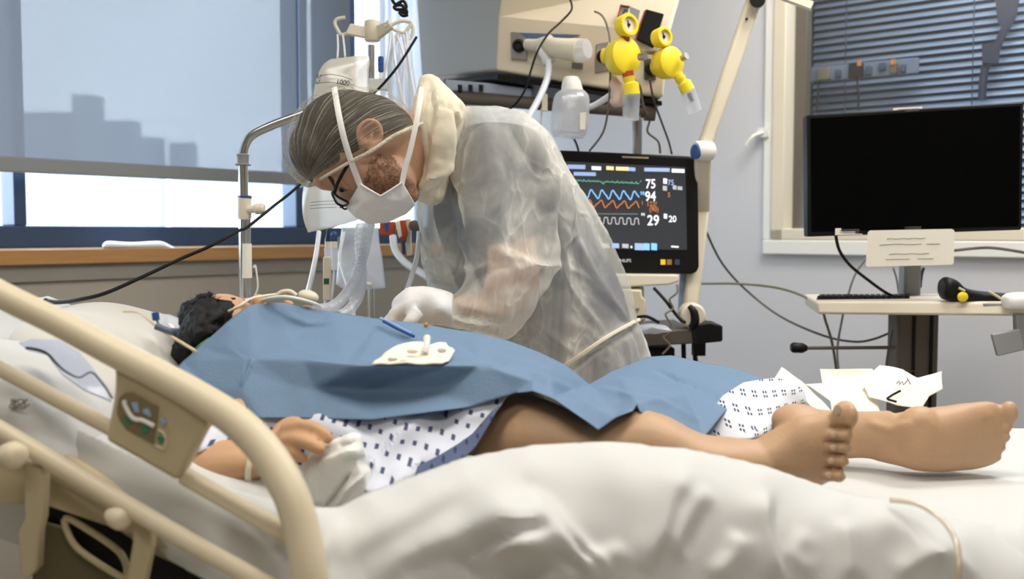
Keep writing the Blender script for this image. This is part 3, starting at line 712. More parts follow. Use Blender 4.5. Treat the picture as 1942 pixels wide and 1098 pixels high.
m.obj('infusion_line', mat('cream_tube', S(214, 198, 160), .4), label='cream tube running over the pillow to the patient neck', cat='tube')
me = facet([(300, 590, 1.50), (318, 596, 1.5), (338, 602, 1.5), (340, 628, 1.45), (318, 634, 1.44), (306, 615, 1.46), (320, 612, 1.455)], [0, 1, 2, 3, 4, 5], [(5, 6), (6, 2), (6, 3)], 3, 1)
fnoise(me, .004, 60)
mobj('plastic_packet', me, m_clearw, solid=.0008, label='crinkled clear plastic packet between the pillow and the black hair', cat='packet')
# ================================================================== patient
m_skinp = mat('patient_skin', S(190, 154, 120), .5, bump=.12, bscale=220, var=.10, vscale=9, sss=.08)
m_skina = mat('patient_arm_skin', S(204, 160, 122), .5, bump=.1, bscale=220, var=.08, vscale=9, sss=.08)
pt = thing('person', (0.0, 1.55, TOP), 'patient lying on the bed in a patterned gown, black hair, bare feet to the right', 'person')
b = M()
# head (face up, crown to the left)
b.pell(418, 628, 1.62, 78, 72, .070); b.pell(500, 632, 1.62, 70, 54, .058); b.pell(560, 628, 1.62, 42, 40, .045); b.pell(490, 572, 1.62, 14, 15, .013); b.pell(545, 577, 1.62, 12, 8, .02); b.pell(583, 592, 1.62, 16, 14, .018)
b.pell(430, 640, 1.545, 14, 20, .008)
b.loft([(520, 640, 510, 700, 1.62, .055), (580, 640, 560, 740, 1.62, .058), (630, 630, 620, 770, 1.62, .08), (680, 640, 670, 790, 1.62, .14), (740, 655, 720, 820, 1.62, .165), (820, 668, 800, 835, 1.61, .16), (900, 690, 880, 850, 1.6, .155), (960, 710, 940, 860, 1.6, .16), (1010, 730, 990, 865, 1.6, .155), (1040, 770, 1030, 860, 1.6, .12)], 32, 3)
# near arm
b.loft([(560, 700, 560, 800, 1.50, .05), (470, 740, 480, 840, 1.43, .048), (390, 800, 410, 900, 1.37, .045), (352, 868, 392, 915, 1.35, .04)], 20, 4)
b.loft([(352, 905, 372, 842, 1.345, .034), (372, 930, 395, 838, 1.335, .04), (420, 926, 435, 836, 1.33, .04), (465, 915, 478, 842, 1.33, .034), (492, 905, 500, 846, 1.33, .027), (515, 892, 515, 830, 1.33, .022), (535, 885, 535, 806, 1.33, .022), (556, 862, 556, 798, 1.33, .020), (572, 846, 572, 800, 1.33, .015)], 20, 4)
def finger(m, pts, r): m.tube(PP(pts), r, 12, 4)
fr = [.0108, .0100, .0094, .0088, .0078, .004]
finger(b, [(540, 816, 1.32), (572, 808, 1.31), (594, 811, 1.306), (611, 821, 1.303), (625, 834, 1.302), (629, 838, 1.302)], fr)
finger(b, [(536, 836, 1.312), (562, 834, 1.298), (582, 839, 1.290), (598, 847, 1.286), (611, 853, 1.284), (616, 855, 1.284)], fr)
finger(b, [(530, 856, 1.318), (546, 856, 1.300), (558, 861, 1.296), (570, 867, 1.298), (578, 870, 1.300), (581, 871, 1.302)], [.0105, .010, .009, .008, .007, .004])
finger(b, [(522, 866, 1.32), (534, 872, 1.303), (545, 879, 1.300), (554, 885, 1.303), (560, 888, 1.31), (562, 889, 1.312)], [.0095, .009, .0082, .0074, .0065, .004])
finger(b, [(515, 840, 1.345), (535, 812, 1.36), (552, 803, 1.362), (566, 802, 1.362), (574, 804, 1.362)], [.011, .0105, .0098, .0085, .005])
# near leg
b.loft([(930, 760, 900, 880, 1.52, .08), (985, 748, 960, 880, 1.47, .085), (1050, 765, 1040, 880, 1.43, .075), (1110, 795, 1110, 880, 1.405, .066), (1165, 790, 1150, 900, 1.39, .058), (1208, 776, 1190, 900, 1.38, .055), (1260, 788, 1240, 905, 1.375, .055), (1330, 822, 1310, 915, 1.37, .055), (1400, 832, 1390, 925, 1.37, .048), (1450, 835, 1450, 925, 1.375, .042)], 28, 4)
# near foot: instep faces the viewer, toes stacked upwards
b.loft([(1430, 838, 1430, 925, 1.375, .040), (1478, 812, 1480, 925, 1.375, .038), (1512, 790, 1520, 925, 1.37, .034), (1545, 786, 1552, 920, 1.365, .028), (1572, 780, 1572, 912, 1.36, .021), (1596, 785, 1590, 908, 1.36, .016)], 28, 4, e=.85)
b.pell(1520, 803, 1.41, 58, 36, .040, -8); b.pell(1440, 900, 1.42, 45, 38, .035)
TR = [(1603, 788, 19, 27, .016), (1593, 824, 22, 14, .0115), (1592, 849, 22, 13.5, .011), (1588, 874, 21, 13, .0105), (1582, 902, 20, 14, .010)]
for (x, y, rx, rz, ry) in TR:
    b.pell(x-8, y, 1.343, rx, rz*.86, ry*.9, 0); b.pell(x+9, y+1, 1.335, rx*.72, rz*.92, ry*1.05, 0)
b.pell(1603, 776, 1.345, 20, 17, .014)
# far leg and foot: sole towards the viewer
b.loft([(1000, 750, 960, 860, 1.72, .07), (1120, 745, 1090, 840, 1.78, .065), (1250, 725, 1240, 820, 1.82, .05), (1360, 740, 1350, 825, 1.78, .05), (1450, 752, 1440, 860, 1.69, .05), (1500, 765, 1500, 868, 1.66, .044), (1560, 778, 1560, 872, 1.63, .038), (1630, 780, 1630, 868, 1.60, .033), (1690, 778, 1690, 876, 1.575, .034)], 28, 4)
b.loft([(1655, 790, 1655, 872, 1.59, .030), (1700, 785, 1700, 882, 1.565, .038), (1745, 778, 1740, 893, 1.555, .040), (1790, 771, 1790, 893, 1.55, .036), (1840, 764, 1845, 889, 1.55, .028), (1875, 762, 1880, 880, 1.552, .022), (1898, 768, 1893, 868, 1.556, .015)], 30, 4, e=.85)
b.pell(1745, 830, 1.545, 52, 62, .034); b.pell(1862, 825, 1.54, 34, 55, .016)
for (x, y, rx, rz, ry) in ((1914, 782, 17, 23, .014), (1906, 809, 13, 11, .010), (1903, 829, 12, 10, .010), (1897, 848, 11, 9.5, .009), (1886, 866, 13, 10, .009)):
    b.pell(x, y, 1.545, rx, rz, ry)
me = remesh(b, .0033, 3, .5)
# creases between the toes, sole arch
ridges(me, [([(1560, 838), (1612, 839)], 3, -.004, 0), ([(1560, 862), (1610, 863)], 3, -.004, 0), ([(1560, 888), (1600, 889)], 3, -.004, 0), ([(1570, 810), (1616, 812)], 3.4, -.005, 0),
            ([(1700, 872), (1715, 845), (1740, 825), (1760, 800)], 14, -.004, 1), ([(1880, 790), (1888, 830), (1880, 865)], 7, -.004, 1), ([(1640, 800), (1690, 815), (1730, 800)], 9, .004, 0)])
fnoise(me, .0012, 30)
body = mobj('body', me, m_skinp, pt)
# arm tone comes from a second material on the arm faces
body.data.materials.append(m_skina)
co = getco(body.data); x, y = proj(co)
for p in body.data.polygons:
    i = p.vertices[0]
    if x[i] < 660 and co[i, 1] < 1.47: p.material_index = 1
    if x[i] < 640 and y[i] < 700: p.material_index = 1
# nails
m_nail = mat('nail', S(212, 184, 158), .3)
for (px, py, Y, rx, rz, rot) in ((622, 829, 1.304, 7, 4.5, -40), (612, 844, 1.284, 7, 4.5, -35)):
    m = M(); m.pell(px, py, Y, rx, rz, .0015, rot); m.obj('nail', m_nail, body)
for (px, py, rx, rz) in ((1588, 776, 8, 10), (1581, 824, 6, 6), (1580, 849, 6, 6), (1576, 874, 6, 6), (1571, 901, 6, 6)):
    m = M(); m.pell(px, py, 1.331, rx, rz, .0012); m.obj('nail', m_nail, body)
# eyes (closed lids) and lips
for yy in (1.597, 1.645): m = M(); m.pell(470, 568, yy, 9, 3, .012); m.obj('closed_eye', m_skina, body)
m = M(); m.pell(540, 574, 1.62, 5, 5, .022); m.obj('mouth', mat('lips', S(150, 80, 66), .5), body)
# hair
m_hair = mat('black_hair', S(14, 13, 14), .7)
random.seed(11)
m = M(); m.pell(392, 620, 1.62, 50, 62, .095); m.pell(410, 622, 1.60, 46, 58, .10); m.pell(378, 652, 1.58, 32, 42, .09); m.pell(428, 592, 1.60, 24, 26, .09)
me = remesh(m, .004, 3); fnoise(me, .006, 40); fnoise(me, .005, 110)
hair = mobj('hair', me, m_hair, pt)
m = M()
for i in range(1100):
    a = random.uniform(math.radians(70), math.radians(250)); 
    if i % 4 == 0: a = random.uniform(math.radians(40), math.radians(290))
    rr = random.uniform(.8, 1.0); cx, cy = 398, 622
    x0 = cx+48*math.cos(a)*rr; y0 = cy-58*math.sin(a)*rr; Y0 = 1.62+random.uniform(-.06, .05)
    pts = []; ln = random.uniform(5, 20)
    th_ = a+random.uniform(-.5, .5); cur = random.uniform(-.9, .9)
    x, y = x0, y0
    for k in range(6):
        pts.append((x, y, Y0)); x += ln/5*math.cos(th_); y -= ln/5*math.sin(th_)*.8; th_ += cur; 
    m.tube(PP(pts), [.0007, .0005, .0003], 3, 2, cap=False)
m.obj('curls', m_hair, hair)
# tube tie and tape over the mouth
m_tape = mat('white_tape', S(236, 230, 214), .7)
m = M(); m.tube(PP([(496, 574, 1.585), (508, 567, 1.56), (540, 563, 1.545), (575, 569, 1.545), (600, 577, 1.56)]), [.005, .008, .008, .007], 10, 4, flat=.35); m.obj('tube_tie', m_tape, pt)
m = M(); m.tube(PP([(525, 561, 1.6), (535, 554, 1.6), (550, 553, 1.6), (562, 561, 1.6)]), .004, 10, 4); m.pell(585, 562, 1.6, 20, 12, .015, -15); m.obj('tube_holder', m_offw, pt)
m = M(); m.tube(PP([(430, 592, 1.56), (455, 580, 1.555), (480, 565, 1.58), (540, 556, 1.62)]), .0022, 8, 4); m.obj('strap', m_tape, pt)
m = M(); m.tube(PP([(366, 668, 1.49), (378, 656, 1.49), (390, 647, 1.50), (402, 638, 1.52)]), .0022, 8, 4); m.obj('green_band', mat('green_band', S(70, 120, 80), .5), pt)
# wristband
m = M(); m.loft([(474, 918, 484, 838, 1.33, .037), (484, 916, 494, 839, 1.33, .033)], 24, 1, cap=False); m.obj('wristband', mat('wristband_film', S(232, 226, 196), .4), pt, solid=.001)
m = M()
for i in range(5): m.pell(487, 856+i*9, 1.294, 2.2, 2, .0006)
m.obj('wristband_print', m_inkg, pt)
# gown cloth: white with navy squares
def gownmat(name, base, ink, s=0.0168, gap=0.0):
    g = bpy.data.materials.new(name); g.use_nodes = True; nt = g.node_tree; N = nt.nodes; L_ = nt.links; bb = N['Principled BSDF']; bb.inputs['Roughness'].default_value = .85
    tc = N.new('ShaderNodeUVMap'); sx = N.new('ShaderNodeSeparateXYZ'); L_.new(tc.outputs[0], sx.inputs[0])
    def mth(op, a, b=None, c=None):
        q = N.new('ShaderNodeMath'); q.operation = op
        for i, v in enumerate((a, b, c)):
            if v is None: continue
            if isinstance(v, (int, float)): q.inputs[i].default_value = v
            else: L_.new(v, q.inputs[i])
        return q.outputs[0]
    def cell(o, sc, lim):   # 1 inside the mark
        f = mth('FRACT', mth('MULTIPLY', o, 1/sc)); return mth('LESS_THAN', mth('ABSOLUTE', mth('SUBTRACT', f, .5)), lim)
    def gapf(o, sc):
        f = mth('FRACT', mth('MULTIPLY', o, 1/sc)); return mth('GREATER_THAN', mth('ABSOLUTE', mth('SUBTRACT', f, .5)), gap)
    a = mth('MULTIPLY', cell(sx.outputs[0], s, .165 if not gap else .2), cell(sx.outputs[1], s, .165 if not gap else .2))
    a = mth('MULTIPLY', a, mth('MULTIPLY', gapf(sx.outputs[0], s), gapf(sx.outputs[1], s)))
    mx = N.new('ShaderNodeMix'); mx.data_type = 'RGBA'; mx.inputs[6].default_value = base; mx.inputs[7].default_value = ink
    L_.new(a, mx.inputs[0]); L_.new(mx.outputs[2], bb.inputs['Base Color']); return g
m_gownk = gownmat('grid_gown_cotton', S(226, 228, 234), S(58, 66, 100), .0175, .05)
m_gownp = gownmat('patterned_gown_cotton', S(216, 220, 232), S(74, 84, 116))
def uvproj(me, rot=0.0):
    uv = me.uv_layers.new(name='UVMap'); co = getco(me); c, s = math.cos(rot), math.sin(rot)
    a = co[:, 0]; bb_ = co[:, 2]+co[:, 1]*-.12
    for l in me.loops:
        v = l.vertex_index; uv.data[l.index].uv = (a[v]*c-bb_[v]*s, a[v]*s+bb_[v]*c)
# near part of the gown (belly side and hem over the thigh)
ctrl = [(480, 780, 1.40), (600, 780, 1.395), (750, 775, 1.40), (880, 760, 1.41), (960, 745, 1.43), (500, 850, 1.39), (620, 850, 1.375), (720, 830, 1.375), (820, 830, 1.375), (900, 800, 1.39), (720, 900, 1.33), (800, 895, 1.33), (870, 860, 1.345), (700, 935, 1.28), (760, 915, 1.29), (600, 910, 1.36), (560, 735, 1.47), (700, 738, 1.485), (470, 742, 1.46), (600, 738, 1.48), (850, 742, 1.48), (640, 775, 1.405), (560, 700, 1.50), (700, 690, 1.50), (900, 700, 1.47), (1000, 730, 1.46)]
me = drape(ctrl, [(470, 740), (640, 740), (820, 742), (985, 738), (962, 752), (948, 772), (930, 797), (906, 822), (893, 850), (850, 880), (800, 898), (750, 915), (715, 938), (690, 930), (640, 925), (560, 900), (500, 850), (480, 800)], 7, 'gown')
ridges(me, [([(700, 930), (715, 880), (760, 820), (830, 770)], 7, .012, 1), ([(740, 915), (790, 880), (850, 850)], 6, .008, -1), ([(800, 890), (850, 855), (895, 835)], 5, .008, 1), ([(640, 800), (700, 840), (720, 900)], 8, .008, 1), ([(680, 930), (690, 880), (700, 850)], 6, .010, -1), ([(850, 780), (900, 790), (930, 780)], 6, .004, 1)], dirv=(0, -1, .2), front=False)
fnoise(me, .003, 25)
uvproj(me, .22)
gw = mobj('hospital_gown', me, m_gownp, pt, solid=.0015)
# blue lining band along the turned hem
m_navy = gownmat('gown_lining', S(86, 98, 128), S(48, 56, 88), .012)
me = drape([(785, 925, 1.27), (850, 890, 1.29), (905, 850, 1.32), (930, 800, 1.35), (800, 900, 1.30), (880, 850, 1.33)], [(784, 912), (792, 884), (835, 862), (868, 842), (896, 822), (930, 782), (948, 768), (925, 808), (898, 852), (850, 888), (800, 925), (786, 925)], 5, 'lining')
uvproj(me, .3); mobj('hem_lining', me, m_navy, gw, solid=.001)
# part over the far knee
ctrl = [(1330, 830, 1.57), (1380, 770, 1.60), (1440, 735, 1.63), (1520, 735, 1.66), (1528, 765, 1.65), (1470, 800, 1.57), (1420, 832, 1.52), (1450, 770, 1.59)]
me = drape(ctrl, [(1320, 826), (1340, 790), (1370, 750), (1410, 725), (1470, 716), (1508, 722), (1526, 742), (1530, 765), (1500, 772), (1475, 790), (1458, 822), (1425, 832), (1380, 838)], 6, 'gown')
ridges(me, [([(1350, 830), (1410, 790), (1500, 740)], 6, .003, 1), ([(1400, 836), (1440, 815), (1465, 785)], 5, .010, 1), ([(1490, 725), (1512, 745), (1520, 770)], 5, .008, 1)], dirv=(0, -1, .3), front=False)
fnoise(me, .002, 30); uvproj(me, .05); mobj('gown_hem', me, m_gownk, gw, solid=.0015)
# sleeve
m = M(); m.loft([(470, 780, 500, 850, 1.44, .035), (420, 795, 455, 848, 1.385, .048), (392, 812, 425, 850, 1.36, .052), (376, 838, 396, 850, 1.35, .048)], 24, 4, cap=False)
me = m.mesh('sleeve'); fnoise(me, .004, 30); uvproj(me, .2); mobj('gown_sleeve', me, m_gownp, gw, solid=.0015)
# folded white towel under the hand
ctrl_t = [((566, 880), (700, 935))]
m = M()
m.loft([(575, 872, 596, 985, 1.33, .012), (602, 850, 640, 968, 1.325, .022), (640, 832, 668, 945, 1.315, .026), (668, 822, 700, 925, 1.31, .026), (684, 826, 702, 905, 1.31, .014)], 28, 4, e=.8)
me = remesh(m, .0028, 3)
ridges(me, [([(612, 975), (640, 930), (665, 895)], 4, -.010, 0), ([(625, 978), (655, 930), (690, 900)], 4, .008, 0), ([(640, 845), (662, 842), (680, 834)], 4, -.004, 0), ([(600, 880), (650, 860), (690, 850)], 6, .006, 1), ([(588, 900), (602, 960)], 6, .004, 1), ([(650, 880), (690, 870), (702, 890)], 5, -.006, 1), ([(635, 975), (668, 945), (700, 925)], 5, .007, 0)])
fnoise(me, .003, 40)
mobj('folded_towel', me, mat('towel_cotton', S(240, 240, 236), .95, bump=.3, bscale=400), label='small folded white towel lying under the patient fingertips', cat='towel')
# ================================================================== blue drape
p = [(336, 697, 1.46), (349, 684, 1.475), (380, 658, 1.49), (430, 610, 1.51), (474, 578, 1.54), (536, 573, 1.575), (628, 592, 1.62), (726, 606, 1.66), (810, 616, 1.69), (900, 630, 1.72), (966, 647, 1.74), (1025, 668, 1.75), (1075, 692, 1.75), (1118, 729, 1.72),   # 0-13
     (1158, 705, 1.80), (1226, 677, 1.84), (1273, 675, 1.84), (1370, 695, 1.80), (1469, 722, 1.74), (1440, 745, 1.68), (1382, 772, 1.60), (1336, 826, 1.50),   # 14-21
     (1300, 812, 1.44), (1250, 793, 1.39), (1215, 781, 1.36), (1208, 764, 1.37), (1200, 779, 1.345), (1170, 790, 1.335), (1135, 815, 1.318), (1100, 792, 1.322), (1050, 759, 1.345), (1010, 741, 1.375), (979, 745, 1.405), (898, 770, 1.39), (800, 783, 1.375), (700, 793, 1.375), (600, 793, 1.385), (493, 792, 1.38), (400, 745, 1.42), # 22-38
     (477, 680, 1.435), (470, 702, 1.428), (457, 736, 1.405), (480, 679, 1.44), (580, 684, 1.435), (677, 691, 1.395), (702, 742, 1.452), (838, 690, 1.40), (917, 692, 1.42), (1040, 702, 1.46), # 39-48
     (530, 590, 1.56), (572, 622, 1.555), (556, 661, 1.475), (654, 687, 1.425), (966, 650, 1.73), (955, 690, 1.46), (995, 690, 1.50), # 49-55
     (1010, 720, 1.41), (1180, 686, 1.80), (1300, 745, 1.64), (1382, 768, 1.615), (1175, 712, 1.75), (1110, 765, 1.37), (600, 740, 1.425), (830, 740, 1.42), (560, 735, 1.42), (760, 630, 1.60), (850, 660, 1.56), (600, 640, 1.52), (430, 655, 1.47)]
p[39] = (462, 681, 1.44)
out = list(range(0, 39))
folds = [(1, 39, 42, 43, 44, 46, 47, 55, 48, 13), (42, 40, 41), (44, 45), (49, 50, 51, 52), (53, 54), (53, 55), (14, 60, 58, 59), (13, 61, 28), (47, 56, 31)]
me = facet(p, out, folds, 4, 5, 'drape', .6)
ridges(me, [([(362, 675), (420, 625), (474, 583)], 5, .003, 0), ([(1240, 700), (1310, 728), (1388, 765)], 3, -.006, 0), ([(480, 679), (470, 705), (457, 733)], 4, .005, 0), ([(720, 612), (760, 640), (800, 655)], 5, -.003, 0), ([(1120, 735), (1250, 760), (1330, 800)], 6, .004, 0), ([(600, 740), (690, 720), (760, 700)], 10, -.004, 0), ([(990, 700), (1080, 740), (1130, 800)], 8, .004, 0), ([(870, 650), (900, 670), (960, 690)], 7, -.003, 0)], front=False)
fnoise(me, .003, 12)
m_drape = mat('blue_drape_paper', S(110, 136, 164), .75, bump=.25, bscale=300, var=.04, vscale=15)
mobj('surgical_drape', me, m_drape, solid=.001, label='blue paper surgical drape with sharp folds covering the patient from chest to knees', cat='drape')
# dressing on the drape
def drY(px, py): return float(np.interp(py, [600, 692], [1.64, 1.40]))
dr = thing('gauze_dressing', P(780, 690, 1.42), 'white gauze square with lumps lying on the blue drape', 'dressing')
q = [(704, 690), (730, 668), (736, 662), (754, 652), (800, 648), (812, 655), (826, 652), (845, 650), (863, 664), (852, 682), (838, 690)]
pts = [(x, y, 1.39+(692-y)*.0022) for x, y in q]+[(780, 670, 1.425), (740, 676, 1.405), (820, 668, 1.425)]
me = facet(pts, list(range(11)), [(0, 12, 11, 13, 8)], 3, 1); fnoise(me, .004, 50)
mobj('gauze', me, m_paper, dr, solid=.002)
m = M(); m.tube(PP([(806, 668, 1.42), (809, 655, 1.425), (810, 640, 1.44)]), [.006, .0045, .0055], 12, 3); m.obj('catheter_port', m_white, dr)
m = M(); m.pell(766, 684, 1.397, 8, 3, .002); m.pell(745, 680, 1.402, 10, 4, .003); m.pell(782, 666, 1.412, 11, 5, .003); m.pell(838, 664, 1.415, 9, 6, .003)
m.obj('gauze_lumps', m_paper, dr)
pn = thing('marker_pen', P(750, 622, 1.58), 'slim blue and white tube lying on the upper edge of the blue drape', 'pen')
m = M(); m.tube(PP([(722, 604, 1.615), (735, 610, 1.60), (755, 620, 1.585), (780, 634, 1.565)]), .0028, 8, 3); m.obj('barrel', mat('pale_blue', S(150, 178, 222), .4), pn)
m = M(); m.tube(PP([(727, 609, 1.597), (755, 624, 1.572), (785, 638, 1.548)]), .0024, 8, 3); m.obj('edge', m_blue, pn)
m = M(); m.pell(808, 616, 1.655, 4.5, 4.5, .003); m.obj('orange_cap', mat('orange_plastic', S(214, 140, 60), .4), label='tiny orange cap on the far edge of the blue drape by the glove', cat='cap')
# packaging papers at the bed foot
def sheetpaper(name, pts, folds, label, mt=None):
    me = facet(pts, list(range(len(pts)-sum(1 for _ in []))), folds, 3, 1); fnoise(me, .003, 25); return mobj(name, me, mt or m_paper, solid=.0008, label=label, cat='paper wrapper', group='opened paper wrappers at the foot of the bed')
def pw(outl, inner, folds, label):
    me = facet(outl+inner, list(range(len(outl))), folds, 3, 1); fnoise(me, .003, 25)
    return mobj('paper_wrapper', me, m_paper, solid=.0008, label=label, cat='paper wrapper', group='opened paper wrappers at the foot of the bed')
pw([(1466, 722, 1.76), (1482, 697, 1.80), (1520, 724, 1.78), (1560, 760, 1.74), (1585, 790, 1.70), (1555, 788, 1.70), (1520, 755, 1.72)], [(1505, 730, 1.74)], [], 'white paper wrapper standing at a slant just right of the gown hem')
pw([(1555, 700, 1.93), (1655, 699, 1.93), (1664, 722, 1.92), (1640, 730, 1.9), (1560, 730, 1.9)], [(1600, 714, 1.925)], [], 'rear paper wrapper with a straight upright edge, in front of the cart column')
pw([(1525, 727, 1.9), (1660, 725, 1.9), (1670, 790, 1.76), (1580, 790, 1.72), (1575, 760, 1.75)], [(1600, 745, 1.84), (1577, 730, 1.85), (1640, 755, 1.80)], [(8-1, 4)], 'flat creased wrapper behind the big toe of the upright foot')
crw = pw([(1652, 705, 1.92), (1668, 692, 1.93), (1712, 700, 1.92), (1740, 715, 1.9), (1786, 704, 1.93), (1788, 738, 1.88), (1762, 752, 1.85), (1748, 775, 1.80), (1700, 768, 1.78), (1648, 752, 1.80), (1636, 728, 1.85)], [(1700, 725, 1.86), (1690, 740, 1.82)], [(10, 11, 4), (2, 11, 12, 8)], 'crumpled wrapper with black handwriting, nearest to the far ankle')
m = M()
for q in (((1682, 756, 1.78), (1694, 748, 1.795), (1708, 741, 1.80)), ((1683, 757, 1.78), (1693, 760, 1.775), (1700, 762, 1.775))): m.tube(PP(q), .0022, 6, 2, flat=.5)
for q in (((1700, 728, 1.835), (1706, 722, 1.838), (1705, 730, 1.835), (1712, 723, 1.838), (1713, 730, 1.835), (1722, 720, 1.84)), ((1720, 716, 1.84), (1727, 729, 1.838)), ((1716, 704, 1.9), (1730, 703, 1.9), (1742, 707, 1.9))): m.tube(PP(q), .0007, 5, 2, flat=.6)
m.obj('handwriting', m_ink, crw)
# amber line on the near sheet
m = M(); m.tube(PP([(1688, 948, 1.21), (1740, 956, 1.19), (1785, 985, 1.165), (1812, 1025, 1.13), (1818, 1070, 1.11), (1816, 1130, 1.10), (1810, 1200, 1.09)]), .0036, 10, 5)
m.obj('drain_tube', sheer('amber_tube', S(214, 190, 150), .55, .3, 0, 30, gloss=.3), label='clear amber tube curling down over the near sheet at lower right', cat='tube')
# ================================================================== doctor
m_skind = mat('doctor_skin', S(184, 142, 114), .5, bump=.15, bscale=200, var=.08, vscale=12, sss=.08)
m_scrub = mat('navy_scrubs', S(52, 64, 88), .85, bump=.2, bscale=80)
m_hood = mat('cream_collar_cloth', S(226, 216, 192), .85, bump=.3, bscale=60)
dc = thing('person', (0.30, 2.15, 0), 'person in a translucent white gown, hair net and face mask bending over the bed', 'person')
HY = 1.80
b = M()
b.pell(655, 268, HY, 99, 90, .074, 20); b.pell(690, 255, HY, 85, 72, .070, 10)
b.pell(632, 318, HY, 46, 44, .062, 20); b.pell(690, 325, HY, 72, 52, .066, -22); b.pell(735, 335, HY, 56, 46, .056, -25)
b.pell(770, 368, HY, 24, 22, .026); b.pell(672, 374, HY, 40, 20, .022, -30); b.pell(680, 392, HY, 14, 17, .014)
b.pell(612, 345, HY, 18, 14, .05, -40); b.pell(655, 345, HY-.035, 30, 16, .022, -30); b.pell(655, 345, HY+.035, 30, 16, .022, -30)
b.loft([(745, 190, 752, 372, HY+.02, .052), (790, 222, 790, 362, HY+.05, .052), (840, 240, 835, 350, HY+.14, .055), (900, 250, 890, 360, HY+.24, .06)], 28, 3)
for s_ in (-1, 1):
    y0 = HY+s_*.071
    b.pell(702, 256, y0, 21, 29, .008, -18)
    b.tube(PP([(684, 276, y0+s_*.006), (679, 256, y0+s_*.011), (684, 238, y0+s_*.013), (698, 228, y0+s_*.012), (714, 232, y0+s_*.009), (724, 248, y0+s_*.006), (722, 268, y0+s_*.004), (710, 284, y0+s_*.004), (700, 291, y0+s_*.005)]), [.0042, .0046, .0046, .0046, .0044, .004, .004, .005, .006], 8, 3)
me = remesh(b, .0036, 4)
ridges(me, [([(694, 268), (696, 250), (706, 244), (714, 256), (708, 270)], 5, -.007, 0), ([(640, 336), (652, 352), (668, 362)], 6, -.007, 0), ([(622, 328), (634, 342), (640, 350)], 5, .004, 0)])
fnoise(me, .001, 40)
head = mobj('body', me, m_skind, dc)
m = M(); 
for s_ in (-1, 1): m2 = M(); m2.pell(650, 356, HY+s_*.036, 11, 8, .010); m2.obj('eye', mat('eye_shade', S(120, 92, 76), .35), head); m2 = M(); m2.pell(648, 361, HY+s_*.042, 4.5, 4, .006); m2.obj('iris', m_black, head)
for s_ in (-1, 1): m2 = M(); m2.tube(PP([(624, 334, HY+s_*.058), (632, 345, HY+s_*.05), (637, 356, HY+s_*.03)]), [.003, .004, .003], 8, 3); m2.obj('eyebrow', mat('brown_brow', S(62, 42, 30), .8), head)
# beard: short rough hair over jaw and cheek
def shell(me, poly, off, name, mt, parent, jit=0, seed=0):
    co = getco(me); no = getno(me); x, y = proj(co); bm = bmesh.new(); bm.from_mesh(me)
    keep = [inpoly(x[i], y[i], poly) for i in range(len(co))]
    bmesh.ops.delete(bm, geom=[v for v in bm.verts if not keep[v.index]], context='VERTS')
    for v in bm.verts: v.co += v.normal*(off+jit*noise.noise(v.co*90+Vector((seed, 0, 0))))
    m_ = bpy.data.meshes.new(name); bm.to_mesh(m_); bm.free(); return mobj(name, m_, mt, parent)
m_beard = sheer('brown_stubble', S(104, 74, 52), .34, 0, .5, 260, avar=.32, ascale=160, distort=3)
shell(head.data, [(716, 290), (738, 292), (748, 300), (772, 330), (790, 352), (800, 392), (760, 400), (700, 390), (686, 352), (694, 320), (700, 300)], .0016, 'beard', m_beard, head, .001)
# hair
m_dhair = mat('dark_brown_hair', S(44, 38, 31), .8, bump=.5, bscale=150)
h = M(); h.pell(655, 262, HY, 99, 90, .077, 20); h.pell(700, 250, HY, 90, 72, .070, -20); h.pell(745, 240, HY+.01, 40, 38, .056, -30); h.pell(604, 288, HY, 53, 62, .074, 20); h.pell(630, 312, HY, 50, 42, .070, 20)
hm = remesh(h, .005, 4)
def cut(me, a, b_):
    """keep what lies above the sight line a-b (a straight cut across the head)"""
    bm = bmesh.new(); bm.from_mesh(me); p0 = P(a[0], a[1], HY); p1 = P(b_[0], b_[1], HY)
    d = (p1-p0).normalized(); nrm = Vector((-d.z, 0, d.x))
    if nrm.z < 0: nrm = -nrm
    bmesh.ops.bisect_plane(bm, geom=bm.verts[:]+bm.edges[:]+bm.faces[:], plane_co=p0, plane_no=-nrm, clear_outer=True)
    bm.to_mesh(me); bm.free(); me.update(); return me
def cutbelow(me):
    return cut(me, (598, 344), (792, 232))
hm = cutbelow(hm)
mobj('hair', hm, m_dhair, dc)
